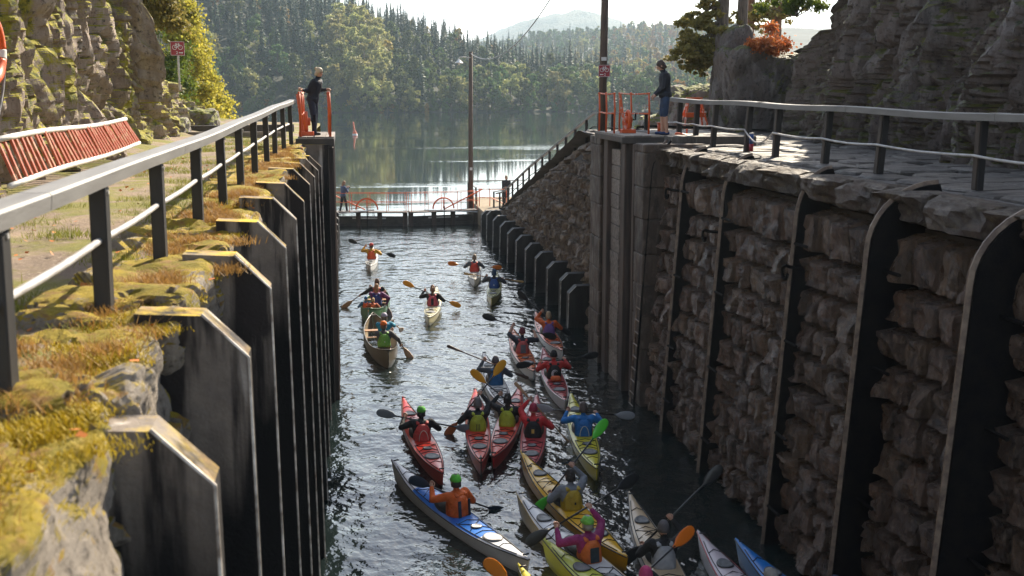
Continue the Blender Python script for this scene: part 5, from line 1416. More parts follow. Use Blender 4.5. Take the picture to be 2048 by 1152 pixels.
def vest(B, o, col, col2=None, style='plain', t0=.10, t1=.80):
    """buoyancy vest: padded shell round the trunk with shoulder straps"""
    k = B.k; rings = []
    def ring(t, a, b): return [B.sp0 + B.up * (B.L * t) + B.rt * (a * k * B.wide * math.copysign(abs(math.cos(q)) ** .75, math.cos(q))) + B.f2 * (b * k * B.wide * math.copysign(abs(math.sin(q)) ** .75, math.sin(q))) for q in np.linspace(0, 2 * math.pi, 20, endpoint=False)]
    for t, a, b in ((t0, .138, .138), (t0 + .02, .160, .166), (.22, .164, .172), (.38, .158, .170), (.55, .152, .172), (t1 - .12, .138, .170), (t1 - .02, .118, .160), (t1 + .06, .092, .138), (t1 + .07, .08, .118)): rings.append(ring(t, a, b))
    v = B.child(o, 'vest', MB().loft(rings), cl_(col, 'vest'))
    mb = MB()
    for sd_ in (-1, 1):
        pth = []
        for a in np.linspace(-1.15, 1.15, 9): pth.append(B.sp0 + B.up * (B.L * (.80 + .175 * math.cos(a))) + B.rt * (sd_ * .098 * k) + B.f2 * (.155 * k * math.sin(a)))
        mb.tube(pth, .036 * k, 6, flat=(1.1, .5))
    B.child(o, 'vest_straps', mb, cl_(col, 'vest'))
    def patch(u0, u1, v0, v1, name, c, dep=.012):
        m_ = MB(); P = []
        for y_ in (.180, .180 + dep):
            for (uu, vv) in ((u0, v0), (u1, v0), (u1, v1), (u0, v1)): P.append(B.sp0 + B.up * (B.L * vv) + B.rt * (uu * k) - B.f2 * ((y_ * (1 - .10 * abs(uu) / .12)) * k * B.wide))
        m_.add(P, [(0, 1, 2, 3), (7, 6, 5, 4), (0, 4, 5, 1), (1, 5, 6, 2), (2, 6, 7, 3), (3, 7, 4, 0)]); B.child(o, name, m_, cl_(c, 'vest'), False)
    if style == 'stripes':
        for u in (-.035, 0, .035): patch(u - .006, u + .006, .20, .48, 'back_stripe', col2)
    elif style == 'panel': patch(-.075, .075, .18, .66, 'back_panel', col2)
    elif style == 'bars':
        for u in (-.11, .11): patch(u - .028, u + .028, .14, .74, 'side_panel', col2)
    elif style == 'pack':
        patch(-.09, .09, .16, .60, 'back_pocket', col2, .03)
        m_ = MB(); m_.tube([B.sp0 + B.up * (B.L * (.16 + .46 * math.sin(a))) + B.rt * (.10 * math.cos(a) * k) - B.f2 * (.20 * k * B.wide) for a in np.linspace(0, math.pi, 10)], .008 * k, 5); B.child(o, 'piping', m_, cl_((.6, .6, .5), 'vest'))
    elif style == 'hole': patch(-.045, .045, .22, .70, 'mesh_panel', col2)
    elif style == 'logo':
        patch(-.014, .014, .38, .46, 'emblem', col2)
    elif style == 'swoosh':
        m_ = MB()
        for r_, w_ in ((.085, .016), (.055, .010)):
            m_.tube([B.sp0 + B.up * (B.L * .42 + math.sin(a) * r_ * k * 1.15) + B.rt * (math.cos(a) * r_ * k + .01) - B.f2 * (.184 * k * B.wide) for a in np.linspace(.7, 4.9, 14)], [w_ * k * (.25 + math.sin(math.pi * i / 13)) * .8 for i in range(14)], 6)
        B.child(o, 'emblem', m_, cl_(col2, 'vest'))
    elif style == 'skull':
        patch(-.05, .05, .30, .60, 'back_panel', (.02, .02, .02)); patch(-.03, .03, .36, .54, 'back_patch', (.75, .45, .08), .02)
    return v
def paddler(root_m, label, col, col_vest, lean=.10, twist=0.0, look=None, hands=None, gear=('cap', (.5, .1, .1)), hair=(.10, .06, .04), vst='plain', vcol2=None, sleeves=None, bare=False, k=1.0, legs=(.02, .02, .025), kneel=False, skirt=True, novest=False, headtilt=0, forearm_bare=False):
    """seated figure; root_m puts the hips; hands: two local points (left, right) with the grip axis"""
    B = Body(k); H0 = Vector((0, 0, .06 * k)); up_ = Vector((0, math.sin(lean), math.cos(lean))); sp1 = H0 + up_ * (.49 * k)
    rt_ = Vector((math.cos(twist), math.sin(twist), 0)); fw_ = Vector((-math.sin(twist), math.cos(twist), 0))
    sh = torso(B, H0, sp1, rt_, fw_, 'top', 1.16)
    lk = Vector((0, 1, 0)) if look is None else Vector(look).normalized()
    B.head(sp1, (up_ * .4 + Vector((headtilt, .0, 1))).normalized(), lk)
    # legs forward under the deck (or folded, kneeling in a canoe)
    for sd_ in (-1, 1):
        hp = H0 + Vector((sd_ * .09 * k, .02, .02)); kn = Vector((sd_ * .16 * k, .42 * k, .12 * k)) if not kneel else Vector((sd_ * .15 * k, .40 * k, -.06 * k)); ft = Vector((sd_ * .10 * k, .80 * k, -.02)) if not kneel else Vector((sd_ * .13 * k, .28 * k, -.26 * k))
        B.cap(hp, kn, .082 * k, .06 * k, 'leg'); B.cap(kn, ft, .055 * k, .04 * k, 'leg'); B.cap(ft, ft + Vector((0, .06, .07)) * k, .04 * k, .035 * k, 'leg')
    sl = 'sleeve'
    for i, sd_ in enumerate((-1, 1)):
        tgt, gp = hands[i] if hands else (Vector((sd_ * .25, .4, .2)), Vector((1, 0, 0)))
        s0 = sh[i]; dirv = (Vector(tgt) - s0).normalized(); wr_t = Vector(tgt) - dirv * .075 * k
        el, wr = ik(s0, wr_t, .285 * k, .255 * k, Vector((sd_ * .75, -.35, -.75)))
        B.cap(s0 - B.rt * (sd_ * .02 * k), el, .084 * k, .066 * k, sl); B.cap(el, wr - (wr - el).normalized() * .02, .062 * k, .045 * k, 'fore')
        B.hand(wr, (wr - el), gp, sd_)
    mats = {'top': cl_(col), 'sleeve': cl_(sleeves or col), 'fore': M['skin'] if forearm_bare else cl_(sleeves or col), 'skin': M['skin'], 'hand': M['skin'], 'leg': cl_(legs)}
    o = B.make('person', mats, root_m, label)
    if not novest: vest(B, o, col_vest, vcol2, vst)
    headgear(B, o, gear[0], gear[1], hair)
    return o, B
def stander(loc, heading, label, top, trousers, hair, gear, height=1.75, lean=0.0, hands=None, look=(0, 1, 0), stride=.10, shoes=(.02, .02, .02), bare_legs=False, headup=None, extra=None):
    """standing figure, feet on loc, facing heading; hands in local coordinates from the feet"""
    k = height / 1.75; B = Body(k); hip = Vector((0, -.06 * lean, .92 * k)); up_ = Vector((0, math.sin(lean), math.cos(lean))); H0 = hip; sp1 = hip + up_ * .53 * k
    sh = torso(B, H0, sp1, Vector((1, 0, 0)), Vector((0, 1, 0)), 'top', 1.14)
    B.head(sp1, (headup or (up_ * .5 + Vector((0, .15, 1)))).normalized(), Vector(look).normalized())
    for sd_ in (-1, 1):
        hp = hip + Vector((sd_ * .095 * k, 0, -.02)); ft = Vector((sd_ * .10 * k, sd_ * stride, .08 * k)); kn = hp.lerp(ft, .5) + Vector((0, .03, .01))
        B.cap(hp, kn, .102 * k, .080 * k, 'leg'); B.cap(kn, ft, .076 * k if not bare_legs else .06 * k, .062 * k if not bare_legs else .045 * k, 'calf'); B.cap(ft + Vector((0, -.04, -.04)) * k, ft + Vector((0, .15, -.045)) * k, .042 * k, .036 * k, 'shoe')
    for i, sd_ in enumerate((-1, 1)):
        s0 = sh[i]; tgt, gp = (hands[i] if hands else (s0 + Vector((sd_ * .06, .05, -.55 * k)), Vector((0, 1, 0))))
        dirv = (Vector(tgt) - s0).normalized(); el, wr = ik(s0, Vector(tgt) - dirv * .07 * k, .29 * k, .26 * k, Vector((sd_ * .45, -.6, -.75)))
        B.cap(s0 - Vector((sd_ * .02, 0, 0)), el, .076 * k, .062 * k, 'sleeve'); B.cap(el, wr - (wr - el).normalized() * .02, .058 * k, .044 * k, 'sleeve'); B.hand(wr, wr - el, gp, sd_, .8)
    mats = {'top': cl_(top), 'sleeve': cl_(top), 'skin': M['skin'], 'hand': M['skin'], 'leg': cl_(trousers), 'calf': M['skin'] if bare_legs else cl_(trousers), 'shoe': cl_(shoes)}
    o = B.make('person', mats, Matrix.Translation(Vector(loc)) @ Matrix.Rotation(heading, 4, 'Z'), label, .018)
    headgear(B, o, gear, hair, hair)
    # hem and collar of the top
    k_ = B.k; rings = []
    for t, a, b in ((-.10, .188, .146), (.0, .2, .154), (.12, .2, .153), (.14, .188, .142)):
        rings.append([B.sp0 + B.up * (B.L * t) + B.rt * (a * k_ * math.cos(q)) + B.f2 * (b * k_ * math.sin(q)) for q in np.linspace(0, 2 * math.pi, 18, endpoint=False)])
    B.child(o, 'hem', MB().loft(rings), cl_(top))
    rings = [[sp1 + up_ * z_ + Vector((r_ * math.cos(q), r_ * math.sin(q), 0)) * k_ for q in np.linspace(0, 2 * math.pi, 14, endpoint=False)] for r_, z_ in ((.085, -.03), (.072, .02), (.066, .045), (.058, .04))]
    B.child(o, 'collar', MB().loft(rings), cl_(top))
    return o, B
NAVY = (.012, .016, .03)
def to_local(loc, hd, p): return (Matrix.Translation(Vector(loc)) @ Matrix.Rotation(hd, 4, 'Z')).inverted() @ Vector(p)
wl_, wh_ = (-.80, 29.0, 6.502), -2.0
stander(wl_, wh_, 'pale haired woman in navy leaning on the orange platform rails', NAVY, (.014, .02, .045), (.62, .50, .34), 'bun', 1.66, .28,
        [(to_local(wl_, wh_, (-.43, 29.15, 7.56)), Vector((0, 1, 0))), (to_local(wl_, wh_, (-1.10, 28.62, 7.56)), Vector((0, 1, 0)))], (.25, .8, -.45), .05)
stander((7.85, 28.15, 6.502), 1.42, 'dark haired man in navy jacket and shorts standing behind the right railing', NAVY, (.03, .06, .13), (.06, .035, .025), 'none', 1.84, .06,
        [(Vector((-.08, .26, .92)), Vector((1, 0, 0))), (Vector((.06, .28, .92)), Vector((1, 0, 0)))], (.1, .75, -.6), .04, (.02, .05, .16), True, Vector((0, .35, 1)))
ph, PB = stander((-.30, 65.55, .832), -1.05, 'woman in blue and grey top holding a phone on the far gate', (.06, .09, .18), (.018, .018, .022), (.30, .15, .07), 'long', 1.72, .05,
        [(Vector((-.06, .34, 1.30)), Vector((0, 0, 1))), (Vector((.10, .34, 1.30)), Vector((0, 0, 1)))], (0, 1, -.25), .16, (.6, .6, .6))
pm = Matrix.Translation(Vector((-.30, 65.55, .832))) @ Matrix.Rotation(-1.05, 4, 'Z')
pt = thing('phone', pm @ Vector((.02, .42, 1.32)), 'dark phone held up by the woman on the far gate', 'phone', -1.05)
MB().box(pm @ Vector((.02, .42, 1.34)), (.15, .012, .08), Matrix.Rotation(-1.05, 3, 'Z'), .004).build('body', M['iron'], pt)
MB().box(pm @ Vector((.02, .412, 1.34)), (.135, .003, .068), Matrix.Rotation(-1.05, 3, 'Z')).build('screen', M['eye'], pt)
vb = MB(); PBk = PB.k
stander((9.15, 66.6, .952), 2.9, 'older man in dark jacket with clasped hands by the stair railing', (.025, .027, .035), (.02, .022, .03), (.45, .38, .30), 'none', 1.76, .05,
        [(Vector((-.04, .30, 1.02)), Vector((1, 0, 0))), (Vector((.05, .32, 1.02)), Vector((1, 0, 0)))], (.15, 1, -.35), .02)
# ------------------------------------------------------------------ kayaks and canoes
def gloss(name, c, rough=.28):
    return plain(name, c, tuple(x * .9 for x in c), rough, 3, .08, 20, .004)
PAINT = {}
def paint(c):
    k = tuple(round(x, 3) for x in c)
    if k not in PAINT: PAINT[k] = gloss('gelcoat_%d' % len(PAINT), c)
    return PAINT[k]
M['rubber'] = plain('black_rubber', (.025, .026, .028), (.05, .05, .05), .5, 8)
M['hatch_grey'] = plain('grey_hatch_rubber', (.16, .17, .18), (.10, .105, .11), .5, 8)
M['cord'] = plain('black_cord', (.02, .02, .02), None, .7)
M['carbon'] = plain('black_blade', (.015, .016, .018), (.03, .03, .032), .35, 8)
M['wood_paddle'] = plain('varnished_wood', (.40, .22, .09), (.30, .15, .06), .4, 4, vscale=(6, 1, 6))
M['wood_dark'] = plain('dark_paddle_wood', (.13, .075, .055), (.09, .05, .04), .5, 4)
def kayak(seat, heading, label, deck, hull, L_=5.2, beam=.54, seatf=.47, hatch='hatch_grey', trim=None, bowrise=.20, sternrise=.10, front_col=None, skirt=True, rudder=False, group=None, bag=False):
    """seat = Vector under the paddler at the waterline; heading = angle of the bow from +Y (anticlockwise)"""
    t = thing('kayak', (seat.x, seat.y, 0), label, 'kayak', heading, group)
    y0, y1 = -L_ * seatf, L_ * (1 - seatf)
    def prof(s_):                      # s 0..1 stern..bow
        w_ = beam / 2 * (max(0.0, math.sin(math.pi * min(1, max(0, s_)))) ** .62) if 0 < s_ < 1 else 0
        w_ = beam / 2 * (1 - abs(2 * s_ - 1.0) ** 2.3) ** .95 if 0 < s_ < 1 else 0
        sh = .205 + bowrise * max(0, (s_ - .45) / .55) ** 2.4 + sternrise * max(0, (.45 - s_) / .45) ** 2.2
        kl = -.12 + .20 * max(0, (s_ - .86) / .14) ** 2 + .20 * max(0, (.12 - s_) / .12) ** 2
        cr = .035 + .075 * math.exp(-((s_ - .62) / .13) ** 2) + .03 * (s_ > .5) * (1 - s_)
        return w_, sh, kl, cr
    N = 25; hr, dr = [], []
    for i in range(N):
        s_ = .004 + .992 * i / (N - 1); y = y0 + (y1 - y0) * s_; w_, sh, kl, cr = prof(s_); w_ = max(w_, .012)
        rake = .16 * max(0, (s_ - .9) / .1) - .06 * max(0, (.1 - s_) / .1)
        hr.append([(x_, y + rake * max(0, (z_ - kl) / (sh - kl + .01)), z_) for x_, z_ in ((-w_, sh), (-w_ * .97, sh * .45 + kl * .4), (-w_ * .72, kl * .72), (0, kl), (w_ * .72, kl * .72), (w_ * .97, sh * .45 + kl * .4), (w_, sh))])
        dr.append([(x_, y + rake, z_) for x_, z_ in ((w_ + .004, sh + .004), (w_ * .80, sh + cr * .45 + .004), (w_ * .42, sh + cr * .85), (0, sh + cr), (-w_ * .42, sh + cr * .85), (-w_ * .80, sh + cr * .45 + .004), (-w_ - .004, sh + .004))])
    def top(s_, u): w_, sh, kl, cr = prof(s_); return Vector((u * w_, y0 + (y1 - y0) * s_, sh + cr * (1 - u * u * .9)))
    def put(name, mb, m, par=t, smooth=True):
        o = link(name, mb.mesh(name, m, None, smooth), par); return o
    put('hull', MB().loft(hr, closed=False, cap=False).add(hr[0], [tuple(range(7))]).add(hr[-1], [tuple(range(7))]), paint(hull))
    dk = MB()
    if front_col is None: dk.loft(dr, closed=False, cap=False); mats = paint(deck)
    else:
        dk.mi = 1; dk.loft(dr[:7], closed=False, cap=False); dk.mi = 0; dk.loft(dr[6:19], closed=False, cap=False); dk.mi = 1; dk.loft(dr[18:], closed=False, cap=False); mats = [paint(deck), paint(front_col)]
    d = put('deck', dk, mats)
    sm = MB()
    for sd_ in (-1, 1): sm.tube([(q[0 if sd_ > 0 else 6][0], q[0][1], q[0][2] - .004) for q in dr], .011, 5)
    put('seam', sm, paint(trim) if trim else M['rubber'])
    # cockpit, spray deck
    cs_ = seatf + .055
    def ring(rx, ry, dz, n=20): return [top(cs_, 0) + Vector((rx * math.cos(a), ry * math.sin(a) + .04, dz - .03 * abs(math.cos(a)) + .035 * math.sin(a))) for a in np.linspace(0, 2 * math.pi, n, endpoint=False)]
    cm_ = MB(); cm_.loft([ring(.225, .44, -.03), ring(.228, .445, .035), ring(.20, .415, .035), ring(.195, .41, -.02)], cap=False); put('coaming', cm_, paint(deck) if not skirt else M['rubber'])
    sk = MB(); back = -(cs_ - seatf) * L_
    sk.loft([ring(.222, .44, .038), ring(.19, .38, .05), [top(seatf, 0) + Vector((.17 * math.cos(a), .135 * math.sin(a), .14)) for a in np.linspace(0, 2 * math.pi, 20, endpoint=False)], [top(seatf, 0) + Vector((.16 * math.cos(a), .125 * math.sin(a), .17)) for a in np.linspace(0, 2 * math.pi, 20, endpoint=False)]]); put('spray_deck', sk, M['rubber'])
    # hatches
    for s_, rx, ry in ((.22, .155, .20), (.335, .09, .09), (.80, .12, .15)):
        c = top(s_, 0); mb = MB(); w_, sh, kl, cr = prof(s_); rx = min(rx, w_ * .72)
        mb.loft([[top(s_ + ry * f * math.sin(a) / L_, rx * f * math.cos(a) / max(w_, .05)) + Vector((0, 0, dz)) for a in np.linspace(0, 2 * math.pi, 16, endpoint=False)] for f, dz in ((1, 0), (1, .022), (.86, .03), (.80, .022), (.3, .026))]); h_ = put('hatch_cover', mb, M[hatch] if isinstance(hatch, str) else paint(hatch))
        rm_ = MB(); rm_.tube([top(s_ + ry * 1.03 * math.sin(a) / L_, rx * 1.03 * math.cos(a) / max(w_, .05)) + Vector((0, 0, .014)) for a in np.linspace(0, 2 * math.pi, 17)], .010, 5, cap=False); put('rim', rm_, M['rubber'], h_)
    ln = MB()
    for a, b in ((.05, .40), (.60, .95)):
        for sd_ in (-1, 1): ln.tube([top(a + (b - a) * q, sd_ * .82) + Vector((0, 0, .012)) for q in np.linspace(0, 1, 7)], .0075, 4)
    for s_ in (.14, .28, .39, .66, .73, .88): ln.tube([top(s_, -.82) + Vector((0, 0, .01)), top(s_ + .012, 0) + Vector((0, 0, .012)), top(s_, .82) + Vector((0, 0, .01))], .0075, 4)
    for (a, b) in ((.66, .73), (.31, .39)): ln.tube([top(a, -.8) + Vector((0, 0, .012)), top((a + b) / 2, 0) + Vector((0, 0, .014)), top(b, .8) + Vector((0, 0, .012))], .0075, 4); ln.tube([top(a, .8) + Vector((0, 0, .012)), top((a + b) / 2, 0) + Vector((0, 0, .014)), top(b, -.8) + Vector((0, 0, .012))], .0075, 4)
    put('deck_lines', ln, M['cord'])['kind'] = 'stuff'
    for s_ in (.012, .985): put('toggle', MB().tube([top(s_, 0) + Vector((-.05, 0, .03)), top(s_, 0) + Vector((.05, 0, .03))], .016, 6), M['rubber'])
    if rudder:
        e = top(.01, 0); put('rudder', MB().box(e + Vector((0, -.10, -.10)), (.02, .16, .42), None, .006).tube([e + Vector((0, .12, .03)), e + Vector((0, -.08, .06))], .022, 6), M['carbon'], smooth=False)
    if bag: put('deck_bag', MB().box(top(.385, 0) + Vector((0, 0, .08)), (.26, .20, .12), None, .04), cl_((.75, .14, .03)))
    return t
def paddle(a, b, label, bladec, shaft='carbon', L_=2.2, feather=.3, style='blade'):
    """two blades on a shaft between world points a and b"""
    a, b = Vector(a), Vector(b); c = (a + b) / 2; d = (b - a).normalized(); t = thing('paddle', c, label, 'paddle'); h = L_ / 2
    def put(name, mb, m, smooth=True):
        o = link(name, mb.mesh(name, m, Matrix.Translation(-c), smooth), t)
    put('shaft', MB().tube([c - d * (h - .42), c + d * (h - .42)], .016, 8), M[shaft] if isinstance(shaft, str) else paint(shaft))
    s_ = d.cross(Vector((0, 0, 1))); s_ = s_.normalized(); n0 = s_.cross(d)
    to_cam = (CAM - c).normalized()
    for sg in (-1, 1):
        dd = d * sg; wide = (dd.cross(to_cam)).normalized(); wide = (Matrix.Rotation(feather * sg, 3, dd) @ wide).normalized(); nn = dd.cross(wide).normalized(); rings = []
        prof = ((.40, .016, .016), (.47, .03, .014), (.56, .075, .012), (.70, .098, .010), (.82, .10, .008), (.92, .085, .007), (.985, .05, .006), (1.0, .02, .005)) if style == 'blade' else ((.40, .016, .016), (.55, .026, .016), (.75, .038, .014), (.93, .045, .010), (.985, .035, .008), (1.0, .015, .006))
        st = h - .46
        for f, w_, th in prof:
            p = c + dd * (st + (f - .40) / .60 * .46); cup = nn * (.035 * math.sin(max(0, f - .4) / .6 * math.pi / 2) if style == 'blade' else 0)
            rings.append([p + cup + wide * (w_ * math.cos(q)) + nn * (th * math.sin(q)) for q in np.linspace(0, 2 * math.pi, 10, endpoint=False)])
        bc = bladec[0 if sg < 0 else 1] if isinstance(bladec, list) else bladec
        put('blade', MB().loft(rings), M[bc] if isinstance(bc, str) else paint(bc))
    return t, c, d
def canoe(a, b, label, out_c, in_c, beam=.90):
    """open canoe between stern point a and bow point b (waterline)"""
    a, b = Vector((a.x, a.y, 0)), Vector((b.x, b.y, 0)); L_ = (b - a).length; hd = math.atan2(-(b - a).x, (b - a).y); c = (a + b) / 2
    t = thing('canoe', c, label, 'canoe', hd); N = 21
    def prof(s_):
        w_ = max(.012, beam / 2 * (1 - abs(2 * s_ - 1) ** 2.6) ** .9); sh = .34 + .20 * abs(2 * s_ - 1) ** 3.2; kl = -.10 + .14 * max(0, abs(2 * s_ - 1) - .86) / .14; return w_, sh, kl
    def sec(s_, inset, lift):
        w_, sh, kl = prof(s_); w_ = max(.008, w_ - inset); y = (s_ - .5) * L_; kl += lift
        return [(x_, y, z_) for x_, z_ in ((-w_, sh), (-w_ * 1.02, sh * .5 + kl * .4), (-w_ * .80, kl + .06), (-w_ * .4, kl + .005), (0, kl), (w_ * .4, kl + .005), (w_ * .80, kl + .06), (w_ * 1.02, sh * .5 + kl * .4), (w_, sh))]
    SS = [i / (N - 1) for i in range(N)]
    def put(name, mb, m, smooth=True, par=t): return link(name, mb.mesh(name, m, None, smooth), par)
    put('hull', MB().loft([sec(min(.998, max(.002, q)), 0, 0) for q in SS], closed=False, cap=False), paint(out_c))
    put('lining', MB().loft([sec(min(.985, max(.015, q)), .022, .03) for q in SS], closed=False, cap=False), paint(in_c))
    for sd_ in (0, 8): put('gunwale', MB().tube([Vector(sec(min(.998, max(.002, q)), .008, 0)[sd_]) + Vector((0, 0, .008)) for q in SS], .022, 6), paint(tuple(x * .5 for x in out_c)))
    for q in (.22, .74): w_, sh, kl = prof(q); put('thwart_seat', MB().box((0, (q - .5) * L_, sh - .10), (w_ * 1.92, .24, .03), None, .008), M['wood_paddle'], False)
    w_, sh, kl = prof(.5); put('yoke', MB().box((0, 0, sh - .02), (w_ * 1.95, .08, .03), None, .008), M['wood_paddle'], False)
    for q in (.03, .97): w_, sh, kl = prof(q); put('end_deck', MB().box((0, (q - .5) * L_, sh - .0), (.14, .20, .02), None, .005), paint(tuple(x * .6 for x in out_c)), False)
    return t, hd, L_
def crew(seat, hd, label, boat, pads=None, dip=.10, reach=.44, hold=.36, **kw):
    """a paddler at seat with heading hd, and the paddle through two photo points; returns nothing"""
    m = Matrix.Translation(Vector((seat.x, seat.y, dip))) @ Matrix.Rotation(hd, 4, 'Z'); inv = m.inverted(); fw_ = Vector((-math.sin(hd), math.cos(hd), 0)); k = kw.get('k', 1.0)
    hands = None
    if pads:
        (pa, pb, plab, pcol, psh, plen, pst) = pads
        n = Vector((fw_.x, fw_.y, 0)); view = (seat - CAM); view.z = 0; view.normalize()
        if abs(n.dot(view)) < .6: n = view
        P0 = seat + fw_ * reach + Vector((0, 0, .5)); A, Bp = aplane(pa[0], pa[1], P0, n), aplane(pb[0], pb[1], P0, n)
        ctr, d = (A + Bp) / 2, (Bp - A).normalized()
        rtw = Vector((math.cos(hd), math.sin(hd), 0))
        if d.dot(rtw) < 0: d = -d; pcol = list(reversed(pcol)) if isinstance(pcol, list) else pcol
        # slide the paddle until both hands can hold it
        shp = [m @ (Vector((sd_ * .20 * k, .05, .48 * k))) for sd_ in (-1, 1)]; mid = (shp[0] + shp[1]) / 2
        for _ in range(12):
            tm = (mid - ctr).dot(d); tm = max(-plen * .22, min(plen * .22, tm)); hs = [ctr + d * (tm - hold), ctr + d * (tm + hold)]; mv = Vector()
            for h_, s_ in zip(hs, shp):
                e = h_ - s_; far = e.length - .55 * k
                if far > 0: mv -= e.normalized() * far * .6
                lo_ = (h_ - mid).dot(fw_)
                if lo_ < .16: mv += fw_ * (.16 - lo_) * .6
            if mv.length < 1e-3: break
            ctr = ctr + mv
        paddle(ctr - d * plen / 2, ctr + d * plen / 2, plab, pcol, psh, plen, .35, pst)
        hands = [(inv @ h_, inv.to_3x3() @ d) for h_ in hs]
    kw.setdefault('hands', hands)
    paddler(m, label, **kw)
def place(seat_px, tip_px, which, zs=.30, zt=.34, hd=None):
    """seat and heading from the photo: the deck behind the paddler, and the bow or stern tip"""
    s_ = az(seat_px[0], seat_px[1], zs); s_.z = 0
    if hd is None:
        t_ = az(tip_px[0], tip_px[1], zt); d = (t_ - s_) if which == 'bow' else (s_ - t_); hd = math.atan2(-d.x, d.y)
    fw_ = Vector((-math.sin(hd), math.cos(hd), 0)); return s_ + fw_ * .12, hd
RED, ORG, YEL, LIME, WHT, BLU = (.62, .04, .025), (.80, .13, .015), (.80, .48, .02), (.56, .62, .05), (.74, .72, .68), (.015, .15, .55)
BK, GRY, DKG = (.014, .015, .018), (.10, .11, .125), (.035, .038, .045)
